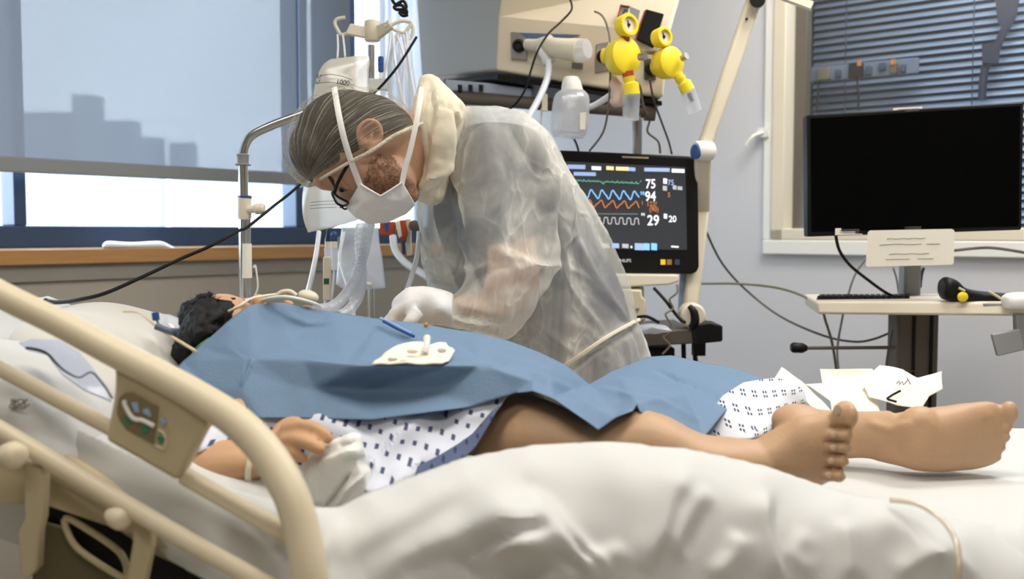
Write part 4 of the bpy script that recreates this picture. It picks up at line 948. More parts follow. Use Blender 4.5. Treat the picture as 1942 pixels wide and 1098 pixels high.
# bouffant cap: thin pleated net
def capmat():
    m_ = bpy.data.materials.new('pleated_net'); m_.use_nodes = True; nt = m_.node_tree; N = nt.nodes; L_ = nt.links; N.remove(N['Principled BSDF'])
    tc = N.new('ShaderNodeUVMap'); mp = N.new('ShaderNodeMapping'); mp.inputs['Scale'].default_value = (1.0, 34, 1)
    nz = N.new('ShaderNodeTexNoise'); nz.inputs['Scale'].default_value = 1.6; nz.inputs['Detail'].default_value = 4; nz.inputs['Distortion'].default_value = .4
    L_.new(tc.outputs[0], mp.inputs[0]); L_.new(mp.outputs[0], nz.inputs[0])
    r = N.new('ShaderNodeMapRange'); r.inputs[1].default_value = .52; r.inputs[2].default_value = .72; r.inputs[3].default_value = .07; r.inputs[4].default_value = .78
    L_.new(nz.outputs['Fac'], r.inputs[0])
    d = N.new('ShaderNodeBsdfDiffuse'); d.inputs[0].default_value = S(214, 206, 186); t = N.new('ShaderNodeBsdfTransparent'); x = N.new('ShaderNodeMixShader')
    bp = N.new('ShaderNodeBump'); bp.inputs['Strength'].default_value = .6; bp.inputs['Distance'].default_value = .004; L_.new(nz.outputs['Fac'], bp.inputs['Height']); L_.new(bp.outputs[0], d.inputs['Normal'])
    sp = N.new('ShaderNodeSeparateXYZ'); L_.new(tc.outputs[0], sp.inputs[0]); kn = N.new('ShaderNodeMapRange'); kn.inputs[1].default_value = .12; kn.inputs[2].default_value = .55; kn.inputs[3].default_value = .65; kn.inputs[4].default_value = 0; L_.new(sp.outputs[0], kn.inputs[0])
    ad = N.new('ShaderNodeMath'); ad.operation = 'ADD'; ad.use_clamp = True; L_.new(r.outputs[0], ad.inputs[0]); L_.new(kn.outputs[0], ad.inputs[1])
    L_.new(ad.outputs[0], x.inputs[0]); L_.new(t.outputs[0], x.inputs[1]); L_.new(d.outputs[0], x.inputs[2]); L_.new(x.outputs[0], N['Material Output'].inputs[0]); return m_
c = M(); c.pell(652, 262, HY, 107, 97, .086, 20); c.pell(702, 248, HY, 98, 78, .080, -20); c.pell(755, 236, HY+.01, 42, 34, .060, -30); c.pell(600, 290, HY, 62, 72, .086, 20); c.pell(702, 254, HY-.074, 30, 36, .014)
cm = remesh(c, .005, 6); cm = cut(cm, (588, 352), (800, 238))
# radial pleats running back from the forehead knot
K0 = P(600, 340, HY)
co = getco(cm); no = getno(cm); uv = cm.uv_layers.new(name='UVMap')
ax = (P(790, 232, HY)-K0).normalized(); az = Vector((-ax.z, 0, ax.x))
rel = co-np.array(K0); u_ = rel@np.array(ax); v_ = rel@np.array(az); w_ = rel[:, 1]
angl = np.arctan2(v_, np.hypot(u_, 0*w_)+1e-6*0+.0) if False else np.arctan2(np.hypot(v_, 0), u_)
rad = np.sqrt(u_**2+v_**2+w_**2)
aa = np.arctan2(w_, v_+.0)
coord = angl*1.0+aa*.45
pleat = np.array([noise.noise(Vector((float(c_)*26, float(r_)*4, 0))) for c_, r_ in zip(coord, rad)])
near = np.clip(rad/.05, .2, 1)
setco(cm, co+no*(pleat*.0035*near)[:, None])
for l in cm.loops: uv.data[l.index].uv = (rad[l.vertex_index]*7, coord[l.vertex_index])
cap = mobj('hair_net', cm, capmat(), dc)
# elastic edge of the cap
m = M(); q = []
for px, py, yy in ((588, 350, 0), (612, 337, .055), (640, 321, .072), (670, 304, .080), (705, 286, .088), (740, 262, .078), (770, 247, .066), (800, 234, .0)): q.append((px, py, HY-yy))
q2 = [(px, py, 2*HY-Y+.0) for px, py, Y in q[::-1]]
m.tube(PP(q), [.0025, .003, .003, .0032, .0034, .0036, .004, .0035], 8, 4); m.tube(PP(q2), .003, 8, 4)
el = m.obj('elastic_edge', mat('net_edge', S(212, 204, 182), .9, bump=1, bscale=300), cap)
# mask
m_mask = mat('mask_cloth', S(226, 224, 218), .85, bump=.15, bscale=120)
mp_ = [(656, 392, HY-.004), (668, 374, HY-.040), (683, 349, HY-.070), (702, 361, HY-.071), (722, 372, HY-.071), (742, 360, HY-.070), (763, 346, HY-.067), (776, 368, HY-.046), (787, 387, HY-.006), (770, 405, HY-.002), (735, 421, HY-.0), (700, 424, HY-.0), (674, 411, HY-.001),
       (690, 385, HY-.060), (700, 402, HY-.044), (722, 396, HY-.058), (742, 398, HY-.050), (760, 380, HY-.056), (676, 396, HY-.034), (742, 380, HY-.066)]
def halfmask(s_):
    q = [(x, y, Y if s_ < 0 else 2*HY-Y) for x, y, Y in mp_]
    return facet(q, list(range(13)), [(2, 13, 18, 0), (3, 13, 14, 11), (4, 15, 16, 10), (6, 17, 9), (4, 19, 17), (13, 15)], 3, 1, 'mask', .4)
km = M()
for s_ in (-1, 1):
    hmask = halfmask(s_); km.add([v.co.copy() for v in hmask.vertices], [list(p_.vertices) for p_ in hmask.polygons])
km = km.mesh('mask')
mw = M(); mw.tube(PP([(683, 349, HY-.072), (702, 361, HY-.073), (722, 372, HY-.073), (742, 360, HY-.072), (763, 346, HY-.069)]), .0022, 6)
mk = mobj('face_mask', km, m_mask, dc, solid=.0015)
mw.obj('mask_edge', m_mask, mk)
m = M(); m.tube(PP([(683, 352, HY-.066), (668, 312, HY-.079), (654, 268, HY-.090), (644, 225, HY-.088), (636, 180, HY-.055), (634, 166, HY-.02)]), .0052, 8, 4, flat=.25); m.obj('mask_tie', m_mask, mk)
m = M(); m.tube(PP([(762, 350, HY-.064), (768, 320, HY-.066), (778, 285, HY-.068), (788, 240, HY-.066), (795, 200, HY-.05), (800, 165, HY-.01)]), .0048, 8, 4, flat=.25); m.obj('mask_tie', m_mask, mk)
# glasses
g = M()
g.tube(PP([(668, 300, HY-.076), (652, 325, HY-.072), (640, 348, HY-.066), (634, 366, HY-.062)]), .0030, 8, 3)
gl = g.obj('glasses', m_black, dc)
for s_ in (-1, 1):
    g = M(); c_ = [(632, 364, HY+s_*.064), (642, 374, HY+s_*.060), (660, 384, HY+s_*.040), (652, 390, HY+s_*.012), (640, 386, HY+s_*.012), (634, 376, HY+s_*.030), (630, 366, HY+s_*.055), (632, 364, HY+s_*.064)]
    g.tube(PP(c_), .0022, 8, 4); g.obj('lens_rim', m_black, gl)
    g = M(); g.prism([(632, 366, HY+s_*.060), (644, 376, HY+s_*.056), (658, 385, HY+s_*.038), (650, 389, HY+s_*.014), (638, 384, HY+s_*.014)], .001); g.obj('lens', m_clear, gl, smooth=False)
g = M(); g.tube(PP([(650, 390, HY-.014), (646, 393, HY), (650, 390, HY+.014)]), .002, 8, 3); g.tube(PP([(645, 388, HY-.01), (652, 396, HY-.012), (658, 396, HY-.012)]), .0016, 8, 3); g.obj('bridge', m_black, gl)
# ---------------- clothes under the gown (scrubs) + arms
b = M()
b.loft([(850, 262, 940, 235, 2.05, .13), (830, 330, 1030, 262, 2.12, .19), (825, 420, 1092, 380, 2.14, .19), (850, 500, 1140, 470, 2.15, .175), (890, 580, 1178, 545, 2.16, .165), (950, 650, 1198, 612, 2.17, .17), (1000, 720, 1214, 695, 2.17, .17), (1020, 800, 1220, 800, 2.17, .16), (1030, 900, 1222, 900, 2.17, .14)], 32, 4)
b.loft([(890, 290, 1000, 255, 1.99, .07), (880, 360, 1010, 330, 1.95, .068), (895, 430, 1018, 405, 1.92, .064), (905, 470, 1022, 455, 1.91, .060)], 24, 3)
for s_, xx in ((-1, 1100), (1, 1130)):
    b.loft([(xx-70, 880, xx+60, 880, 2.17+s_*.08, .085), (xx-60, 1100, xx+50, 1100, 2.17+s_*.08, .07), (xx-50, 1300, xx+42, 1300, 2.17+s_*.08, .06), (xx-46, 1435, xx+44, 1435, 2.17+s_*.08, .06)], 20, 3)
me = remesh(b, .009, 4); fnoise(me, .006, 8); mobj('scrubs', me, m_scrub, dc)
b = M()
b.loft([(920, 440, 1010, 420, 1.915, .046), (925, 500, 1020, 490, 1.89, .046), (915, 545, 1022, 545, 1.875, .046), (905, 560, 985, 595, 1.88, .036), (865, 560, 905, 600, 1.87, .030), (825, 562, 840, 595, 1.85, .024), (795, 562, 800, 590, 1.83, .022)], 20, 4)
me = remesh(b, .005, 3); mobj('forearm', me, m_skind, dc)
for xx, yy in ((1095, 2.09), (1125, 2.25)):
    b = M(); b.pell(xx-20, 1455, yy, 75, 24, .05); b.pell(xx-55, 1460, yy, 50, 18, .045); me = remesh(b, .006, 3); mobj('shoe', me, m_white, dc)
# gloves: near hand over the drape edge, far hand behind it
m_glove = mat('white_glove', S(222, 222, 220), .55, bump=.3, bscale=60)
def glove(cx, cy, Y, flip=0):
    b = M()
    b.loft([(cx+84, cy-24, cx+88, cy+34, Y+.03, .046), (cx+58, cy-36, cx+62, cy+34, Y+.015, .048), (cx+25, cy-40, cx+30, cy+28, Y+.01, .036), (cx, cy-36, cx+5, cy+30, Y, .034), (cx-22, cy-22, cx-15, cy+34, Y, .028), (cx-32, cy-5, cx-24, cy+34, Y, .02)], 20, 3)
    for i, (dx, dy, dY, ln) in enumerate(((-18, 8, -.024, 1), (-22, 16, -.008, 1.12), (-22, 20, .008, 1.05), (-18, 24, .022, .85))):
        x0, y0 = cx+dx, cy+dy
        b.tube(PP([(x0+14, y0-12, Y+dY), (x0-8*ln, y0+4, Y+dY), (x0-16*ln, y0+20*ln, Y+dY*1.1), (x0-14*ln, y0+40*ln, Y+dY*1.1)]), [.0115, .0105, .0095, .008], 10, 3)
    b.tube(PP([(cx+20, cy+10, Y-.03), (cx+4, cy+26, Y-.04), (cx-10, cy+44, Y-.036)]), [.014, .012, .0095], 10, 3)
    me = remesh(b, .0035, 3); fnoise(me, .003, 40); return mobj('glove', me, m_glove, dc)
glove(775, 582, 1.80); glove(800, 590, 2.00)
# ---------------- gown
def gowncloth():
    m_ = bpy.data.materials.new('translucent_gown'); m_.use_nodes = True; nt = m_.node_tree; N = nt.nodes; L_ = nt.links; N.remove(N['Principled BSDF'])
    tc = N.new('ShaderNodeTexCoord'); mp = N.new('ShaderNodeMapping'); mp.inputs['Scale'].default_value = (1.5, 1, .8); L_.new(tc.outputs['Object'], mp.inputs[0])
    n1 = N.new('ShaderNodeTexNoise'); n1.inputs['Scale'].default_value = 7; n1.inputs['Detail'].default_value = 3; L_.new(mp.outputs[0], n1.inputs['Vector'])
    va = N.new('ShaderNodeVectorMath'); va.operation = 'MULTIPLY_ADD'; va.inputs[1].default_value = (.16, .16, .16); L_.new(n1.outputs['Color'], va.inputs[0]); L_.new(mp.outputs[0], va.inputs[2])
    vo = N.new('ShaderNodeTexVoronoi'); vo.feature = 'DISTANCE_TO_EDGE'; vo.inputs['Scale'].default_value = 13; L_.new(va.outputs[0], vo.inputs['Vector'])
    cr = N.new('ShaderNodeMapRange'); cr.inputs[1].default_value = 0; cr.inputs[2].default_value = .10; cr.inputs[3].default_value = 1; cr.inputs[4].default_value = 0; L_.new(vo.outputs['Distance'], cr.inputs[0])
    n2 = N.new('ShaderNodeTexNoise'); n2.inputs['Scale'].default_value = 5; n2.inputs['Detail'].default_value = 5; n2.inputs['Distortion'].default_value = 1; L_.new(mp.outputs[0], n2.inputs['Vector'])
    ms = N.new('ShaderNodeMapRange'); ms.inputs[1].default_value = .42; ms.inputs[2].default_value = .62; ms.inputs[3].default_value = 0; ms.inputs[4].default_value = 1; L_.new(n2.outputs['Fac'], ms.inputs[0])
    ml = N.new('ShaderNodeMath'); ml.operation = 'MULTIPLY'; L_.new(cr.outputs[0], ml.inputs[0]); L_.new(ms.outputs[0], ml.inputs[1])
    n3 = N.new('ShaderNodeTexNoise'); n3.inputs['Scale'].default_value = 22; n3.inputs['Detail'].default_value = 6; L_.new(va.outputs[0], n3.inputs['Vector'])
    ad = N.new('ShaderNodeMath'); ad.operation = 'MULTIPLY_ADD'; ad.inputs[1].default_value = .5; L_.new(n3.outputs['Fac'], ad.inputs[0]); L_.new(ml.outputs[0], ad.inputs[2])
    bp = N.new('ShaderNodeBump'); bp.inputs['Strength'].default_value = .38; bp.inputs['Distance'].default_value = .010; L_.new(ad.outputs[0], bp.inputs['Height'])
    d = N.new('ShaderNodeBsdfDiffuse'); d.inputs[0].default_value = S(242, 240, 230); t = N.new('ShaderNodeBsdfTranslucent'); t.inputs[0].default_value = S(242, 240, 230)
    for q in (d, t): L_.new(bp.outputs[0], q.inputs['Normal'])
    a = N.new('ShaderNodeMixShader'); a.inputs[0].default_value = .30; L_.new(d.outputs[0], a.inputs[1]); L_.new(t.outputs[0], a.inputs[2])
    al = N.new('ShaderNodeMapRange'); al.inputs[1].default_value = .38; al.inputs[2].default_value = .62; al.inputs[3].default_value = .34; al.inputs[4].default_value = .80; L_.new(n2.outputs['Fac'], al.inputs[0])
    a2 = N.new('ShaderNodeMath'); a2.operation = 'MULTIPLY_ADD'; a2.inputs[1].default_value = .30; a2.use_clamp = True; L_.new(ml.outputs[0], a2.inputs[0]); L_.new(al.outputs[0], a2.inputs[2])
    tr = N.new('ShaderNodeBsdfTransparent'); x = N.new('ShaderNodeMixShader'); L_.new(a2.outputs[0], x.inputs[0]); L_.new(tr.outputs[0], x.inputs[1]); L_.new(a.outputs[0], x.inputs[2]); L_.new(x.outputs[0], N['Material Output'].inputs[0]); return m_
m_gown = gowncloth()
b = M()
b.loft([(835, 240, 905, 204, 2.00, .10), (815, 285, 985, 212, 2.07, .17), (802, 340, 1040, 250, 2.12, .205), (798, 420, 1108, 370, 2.13, .21), (806, 500, 1158, 460, 2.14, .20), (850, 580, 1196, 540, 2.15, .19), (925, 650, 1212, 606, 2.16, .185), (990, 720, 1232, 690, 2.16, .20), (1000, 800, 1250, 790, 2.16, .21), (1000, 950, 1265, 950, 2.16, .22), (1000, 1180, 1280, 1180, 2.16, .22)], 48, 5)
b.loft([(862, 262, 905, 208, 2.02, .07), (853, 300, 985, 214, 1.99, .09), (852, 350, 1040, 262, 1.97, .098), (858, 410, 1052, 340, 1.95, .094), (872, 470, 1056, 420, 1.93, .090), (880, 515, 1057, 487, 1.91, .086), (868, 548, 1036, 545, 1.90, .084), (846, 560, 1000, 602, 1.88, .080), (826, 558, 962, 642, 1.87, .072), (808, 550, 890, 630, 1.85, .060), (788, 542, 825, 620, 1.83, .052), (768, 545, 790, 618, 1.82, .046), (758, 552, 768, 612, 1.81, .036)], 40, 5)
# far sleeve
b.loft([(800, 350, 900, 350, 2.22, .08), (798, 420, 880, 420, 2.20, .075), (803, 490, 880, 490, 2.16, .07), (815, 550, 880, 560, 2.10, .06), (822, 590, 870, 610, 2.04, .045)], 28, 4)
gm = remesh(b, .0048, 3)
GL = [
    ([(938, 470), (975, 485), (1020, 500), (1056, 502)], 6, .012, 1), ([(935, 475), (985, 515), (1040, 502)], 5, .008, -1), ([(1057, 487), (1050, 520), (1025, 560)], 5, .006, 0),
    ([(836, 563), (870, 590), (920, 610), (970, 622)], 7, -.016, 1), ([(835, 575), (880, 605), (950, 618)], 5, .010, 1), ([(880, 610), (930, 620), (965, 640)], 5, .008, 0),
    ([(925, 215), (940, 290), (950, 380), (955, 450)], 7, .009, 1), ([(900, 240), (890, 320), (878, 400), (876, 470)], 8, .009, -1), ([(960, 225), (1000, 290), (1040, 350)], 8, -.010, 1),
    ([(975, 215), (1010, 260), (1045, 320), (1050, 400)], 6, .008, 1), ([(990, 300), (1010, 330), (1046, 345)], 4, .006, 0), ([(845, 330), (870, 390), (882, 450)], 8, -.014, 1),
    ([(870, 500), (900, 520), (940, 500)], 6, .008, 0), ([(905, 560), (950, 520), (1000, 505)], 6, .007, 1),
    ([(1060, 310), (1080, 400), (1070, 480), (1078, 540)], 8, .010, 1), ([(1062, 430), (1075, 460), (1100, 440)], 5, .006, 0), ([(1080, 340), (1120, 400), (1155, 470)], 5, .006, 0),
    ([(1056, 490), (1080, 540), (1120, 600), (1150, 640)], 4, .009, 1), ([(1090, 450), (1120, 520), (1170, 590), (1195, 620)], 4, .009, -1), ([(1065, 500), (1110, 525), (1160, 580)], 4, .006, 0),
    ([(1070, 600), (1110, 620), (1140, 645)], 6, .006, 1), ([(1000, 600), (1050, 640), (1100, 680)], 8, .006, 0),
    ([(1075, 700), (1115, 665), (1160, 636), (1205, 610)], 4, .016, 0), ([(1068, 712), (1115, 675), (1165, 645), (1210, 618)], 5, -.016, 0),
    ([(1150, 650), (1150, 700)], 3, .008, 0), ([(1165, 645), (1170, 700)], 3, .008, 0), ([(1180, 640), (1190, 700)], 3, .009, 0), ([(1195, 635), (1210, 700)], 3, .008, 0), ([(1138, 655), (1130, 700)], 3, .007, 0), ([(1120, 640), (1145, 650), (1150, 640)], 3, .005, 0),
    ([(835, 250), (825, 320), (830, 420), (845, 520)], 5, .012, 1), ([(815, 400), (818, 470), (835, 560)], 5, .012, -1), ([(860, 420), (850, 480), (855, 545)], 5, .012, 1), ([(845, 300), (842, 360), (856, 440)], 5, -.010, 1),
    ([(800, 380), (806, 440), (812, 520)], 4, .006, 0)]
ridges(gm, [(a, b_*.8, c_*1.35, d_) for a, b_, c_, d_ in GL], dirv=None)
fnoise(gm, .012, 6, (1.2, 1, .7)); fnoise(gm, .006, 13, (1.4, 1, .5), ridged=True, seed=4); fnoise(gm, .002, 34, (1.3, 1, .7), ridged=True, seed=9)
relax(gm, 3)
gown = mobj('isolation_gown', gm, m_gown, dc)
m = M(); m.tube(PP([(1062, 700, 1.975), (1100, 674, 1.955), (1150, 640, 1.97), (1196, 614, 2.04), (1213, 606, 2.14)]), .004, 8, 4, flat=.5); m.obj('waist_tie', m_hood, gown)
# collar cloth
b = M()
b.loft([(797, 146, 826, 144, 1.90, .014), (789, 190, 862, 180, 1.91, .065), (784, 222, 882, 208, 1.92, .10), (788, 262, 872, 254, 1.92, .11), (798, 305, 856, 300, 1.92, .105), (796, 340, 846, 345, 1.91, .09), (788, 362, 838, 378, 1.90, .075), (790, 378, 818, 388, 1.90, .04)], 36, 4, e=.7)
cm2 = remesh(b, .0045, 3)
ridges(cm2, [([(815, 150), (822, 210), (812, 290), (800, 350)], 5, -.012, 1), ([(828, 160), (850, 215), (842, 290), (826, 350)], 5, .012, 1), ([(845, 185), (862, 225), (856, 280)], 4, -.009, 0), ([(878, 212), (850, 250), (838, 310), (830, 370)], 5, .008, 1), ([(815, 165), (812, 230), (825, 300)], 6, .006, -1), ([(800, 350), (830, 330), (858, 290)], 5, .006, 0), ([(792, 370), (815, 365), (842, 350)], 4, -.006, 1), ([(806, 205), (840, 215), (875, 212)], 5, .003, 1)])
fnoise(cm2, .005, 12, (1.8, 1, .5), ridged=True); fnoise(cm2, .003, 40, (1.5, 1, .7), ridged=True, seed=3)
mobj('gown_collar', cm2, m_hood, gown)
# ================================================================== infusion stands
m_bag = sheer('infusion_bag_film', S(238, 234, 222), .84, .35, .15, 20, gloss=.12)
# chrome patient lifting pole at the bed head
lp = thing('lifting_pole', (P(462, 560, 2.05).x, 2.05, 0), 'chrome pole with a bent top arm behind the patient hair', 'pole')
LY = 2.05
m = M(); m.tube(PP([(462, 1200, LY), (462, 900, LY), (462, 600, LY), (462, 400, LY), (461, 310, LY), (462, 290, LY), (468, 270, LY), (482, 254, LY), (520, 236, LY), (575, 216, LY), (640, 190, LY)]), [.0098]*5+[.009]*6, 16, 4); m.obj('bent_tube', m_chrome, lp)
m = M(); m.tube(PP([(464, 375, LY), (464, 600, LY), (464, 1200, LY)]), .0122, 18); m.obj('outer_tube', m_chrome, lp)
k = LY/FPX
m = M(); m.lathe(P(461, 314, LY), (0, 0, 1), [(0, 14*k), (2*k, 15*k), (4*k, 10.5*k), (18*k, 11*k), (20*k, 12*k), (22*k, 10*k)], 24); m.obj('collar', m_grey, lp)
m = M(); m.lathe(P(464, 417, LY), (0, 0, 1), [(0, 11*k), (6*k, 12.5*k), (38*k, 13*k), (42*k, 13*k)], 24); m.tube(PP([(470, 397, LY-.005), (494, 396, LY-.012)]), .008, 16); m.lathe(P(483, 396, LY-.01), (1, 0, 0), [(0, .009), (.003, .0115), (.017, .0115), (.020, .009)], 18); m.obj('clamp', m_offw, lp)
m = M(); m.lathe(P(464, 376, LY), (0, 0, 1), [(0, 13.2*k), (4*k, 13.2*k), (5*k, 12*k)], 24); m.obj('blue_ring', m_blue, lp)
m = M(); m.loft([(459, 462, 477, 462, LY-.004, .012), (459, 527, 478, 527, LY-.004, .012)], 16, 1); m.obj('paper_wrap', m_paper, lp)
m = M(); m.tube(PP([(481, 508, LY), (484, 503, LY), (487, 520, LY), (489, 545, LY), (484, 560, LY)]), .002, 8, 3); m.obj('cable_hook', m_white, lp)
# drip stand
iv = thing('infusion_stand', (P(710, 200, 2.35).x, 2.35, 0), 'drip stand with cream four armed hook head behind the doctor head', 'stand')
IY = 2.35; k = IY/FPX
m = M(); m.tube(PP([(704, 85, IY), (703, 600, IY), (703, 1300, IY+.0)]), .0088, 16); m.obj('pole', m_chrome, iv)
m = M(); m.lathe(P(706, 80, IY), (0, 0, 1), [(0, 12*k), (4*k, 15*k), (26*k, 16*k), (38*k, 15*k), (41*k, 12*k)], 24)
m.prism([(700, 50, IY-.01), (695, 72, IY-.01), (654, 64, IY-.03), (664, 44, IY-.03)], .02); m.prism([(708, 50, IY-.01), (734, 40, IY-.04), (746, 52, IY-.04), (716, 74, IY-.01)], .02)
m.obj('hook_head', m_offw, iv, bevel=.003)
for q in ([(662, 62, IY-.02), (648, 66, IY-.02), (640, 56, IY-.02), (635, 44, IY-.02), (640, 36, IY-.02), (655, 33, IY-.02)], [(730, 50, IY-.03), (738, 44, IY-.03), (735, 38, IY-.03)],
          [(740, 52, IY), (752, 58, IY), (766, 62, IY), (774, 54, IY), (780, 44, IY), (778, 40, IY)], [(742, 48, IY+.05), (760, 40, IY+.05), (780, 44, IY+.05), (783, 62, IY+.05), (776, 75, IY+.05)]):
    m = M(); m.tube(PP(q), .0042, 10, 4); m.obj('hook', m_offw, iv)
m = M(); m.box(P(718, 161, IY-.02), (.045, .03, .028)); m.obj('pole_clamp', m_white, iv, bevel=.005)
m = M(); m.box((P(703, 400, IY).x, IY, .06), (.5, .05, .03)); m.box((P(703, 400, IY).x, IY, .06), (.05, .5, .03)); m.obj('foot', m_grey, iv, bevel=.008)
# blue roller clip
rc = thing('roller_clamp', P(722, 140, 2.28), 'small blue roller clamp on the white drip line beside the pole', 'clamp')
m = M(); m.box(P(722, 122, 2.28), (.013, .012, .036)); m.obj('body', m_blue, rc, bevel=.003)
m = M(); m.cyl(P(722, 138, 2.28), P(722, 150, 2.28), .0045); m.obj('white_end', m_white, rc)
# main bag
bg = thing('infusion_bag', P(645, 430, 2.2), 'milky one litre infusion bag hanging directly behind the doctor head', 'bag')
m = M(); BY = 2.22
m.loft([(628, 112, 700, 106, BY, .006), (612, 125, 702, 118, BY, .018), (600, 150, 700, 145, BY, .028), (594, 200, 700, 200, BY, .034), (580, 300, 695, 300, BY, .034), (574, 370, 690, 370, BY, .03), (578, 415, 684, 405, BY, .018), (584, 441, 680, 418, BY, .006)], 36, 4, e=.8)
me = m.mesh('bag'); fnoise(me, .004, 25); mobj('pouch', me, m_bag, bg)
m = M(); m.tube(PP([(640, 66, IY-.02), (641, 90, BY), (639, 120, BY)]), .0022, 8, 2); m.tube(PP([(650, 66, IY-.02), (653, 90, BY), (655, 118, BY)]), .0022, 8, 2); m.obj('hanging_loop', m_white, bg)
text('volume_mark', '1000', 637, 159, 9, BY-.042, m_ink, bg, roll=-.12, bold=.01); text('volume_unit', 'ml', 663, 163, 6, BY-.042, m_inkg, bg, roll=-.2)
text('print_text', 'Er', 602, 150, 8, BY-.034, m_ink, bg, roll=.35); text('print_text', 'aY', 600, 160, 7, BY-.034, m_ink, bg, roll=.3)
m = M()
for q in ([(604, 145, BY-.032), (625, 141, BY-.036), (650, 145, BY-.036), (668, 152, BY-.034)], [(598, 158, BY-.034), (625, 156, BY-.038), (650, 160, BY-.038), (670, 167, BY-.036)]): m2 = M(); m2.tube(PP(q), .0008, 5, 4); m2.obj('print_line', m_inkg, bg)
for y in (384, 390, 396):
    m2 = M(); m2.tube(PP([(588, y, BY-.034), (610, y-2, BY-.038), (638, y-3, BY-.034)]), .0007, 5, 3); m2.obj('print_line', m_inkg, bg)
# second bag: limp clear tubing bundle hanging at the right hooks
tb = thing('tubing_set', P(765, 220, 2.3), 'bundle of clear tubing strips hanging from the right hooks of the drip stand', 'tubing')
random.seed(5)
for i, q in enumerate(([(742, 60, 2.3), (735, 110, 2.28), (728, 150, 2.28)], [(745, 62, 2.3), (750, 120, 2.28), (762, 190, 2.27), (770, 250, 2.27)], [(752, 64, 2.3), (766, 110, 2.28), (764, 160, 2.28), (768, 230, 2.28)],
                      [(756, 62, 2.3), (740, 110, 2.3), (738, 160, 2.3), (742, 215, 2.3)], [(770, 60, 2.3), (776, 120, 2.29), (785, 180, 2.28), (788, 240, 2.28)], [(764, 66, 2.32), (772, 100, 2.31), (778, 150, 2.31), (780, 230, 2.31)])):
    m = M(); m.tube(PP(q), .0042 if i % 2 else .0028, 8, 4); m.obj('tube', m_clearw if i % 2 else m_tube, tb)
me = facet([(742, 70, 2.33), (776, 60, 2.33), (800, 240, 2.33), (735, 240, 2.33), (760, 120, 2.31), (755, 200, 2.32)], [0, 1, 2, 3], [(0, 4), (4, 5), (4, 2)], 3, 1); fnoise(me, .005, 20)
mobj('clear_pouch', me, m_clear, tb, solid=.001)
# drip chambers and lines below
for (lab, x, Y, mt, up) in (('clear drip chamber with a dark blue round cap, hanging below the bag', 634, 2.2, m_blue, 436), ('slim drip chamber with a pointed dark blue cap, left of the round capped one', 622, 2.24, mat('navy_plastic', S(40, 60, 96), .4), 438)):
    t = thing('drip_chamber', P(x, 600, Y), lab, 'drip chamber'); kk = Y/FPX
    m = M()
    if x == 634: m.pell(x, 445, Y, 6.5, 7, .007)
    else: m.tube(PP([(x, 434, Y), (x, 458, Y)]), [.0015, .0075], 10)
    m.obj('cap', mt, t)
    m = M(); m.cyl(P(x, 458, Y), P(x, 470, Y), 6*kk); m.obj('collar', m_offw, t)
    m = M(); m.cyl(P(x, 470, Y), P(x, 512, Y), 7*kk, 6.5*kk); m.obj('chamber', m_clearw, t)
    m = M(); m.tube(PP([(x, 512, Y), (x-2, 540, Y), (x-6, 575, Y), (x-8, 600, Y)]), .0028, 8, 3); m.obj('tube', m_tube, t)
im = thing('flow_regulator', P(620, 570, 2.15), 'flat cream flow regulator with a small green display, below the infusion bag', 'regulator')
m = M(); m.prism([(612, 487, 2.15), (627, 487, 2.15), (627, 570, 2.15), (612, 570, 2.15)], .012); m.obj('body', m_offw, im, bevel=.003)
m = M(); m.prism([(614, 528, 2.149), (624, 528, 2.149), (624, 539, 2.149), (614, 539, 2.149)], .002); m.obj('display', mat('green_display', S(40, 92, 70), .3), im)
m = M(); m.prism([(640, 450, 2.30), (668, 438, 2.30), (668, 482, 2.30), (640, 482, 2.30)], .01); m.obj('grey_tag', m_grey, label='small grey plastic tag hanging in front of the bright window right of the drip chambers', cat='tag', bevel=.003)
# clear bag with fluid bottom
cb = thing('waste_pouch', P(690, 545, 2.25), 'clear plastic pouch hanging behind the breathing tubes under the face mask', 'pouch')
me = facet([(650, 425, 2.27), (716, 420, 2.27), (722, 470, 2.26), (731, 545, 2.25), (690, 549, 2.25), (650, 548, 2.25), (636, 540, 2.25), (640, 480, 2.26), (690, 480, 2.24), (700, 520, 2.235), (670, 515, 2.235)], [0, 1, 2, 3, 4, 5, 6, 7], [(0, 8), (8, 9), (9, 10), (8, 3)], 3, 2); fnoise(me, .005, 22)
mobj('film', me, m_clearw, cb, solid=.006)
m = M(); m.tube(PP([(684, 542, 2.235), (690, 538, 2.235), (705, 540, 2.235)]), .005, 8, 3); m.obj('outlet', m_white, cb)
m_corr = sheer('clear_hose', S(226, 230, 238), .6, .4, .4, 60, gloss=.2)
def hose(name, pts, r, mt, label, ribs=True, parent=None):
    p = catmull(PP(pts), 24 if ribs else 6); n = len(p)
    rr = [r*(1+.10*math.sin(i*2.1)) for i in range(n)] if ribs else r
    m = M(); m.tube(p, rr, 12); return m.obj(name, mt, parent, label=label, cat='hose')
hose('breathing_hose', [(712, 380, 2.0), (700, 430, 1.98), (690, 480, 1.95), (672, 530, 1.9), (655, 560, 1.84), (630, 582, 1.78), (600, 588, 1.72)], .010, m_corr, 'left one of the two clear ribbed breathing hoses curving down to the patient mouth')
hose('breathing_hose', [(690, 380, 2.06), (682, 450, 2.02), (686, 520, 1.96), (680, 560, 1.88), (660, 590, 1.80), (640, 600, 1.76)], .010, m_corr, 'right one of the two clear ribbed breathing hoses, ending behind the blue drape')
hose('infusion_line', [(605, 440, 2.15), (600, 480, 2.1), (590, 530, 1.95), (582, 560, 1.8)], .0052, m_tube, 'thick white line descending left of the drip chambers to the patient mouth', False)
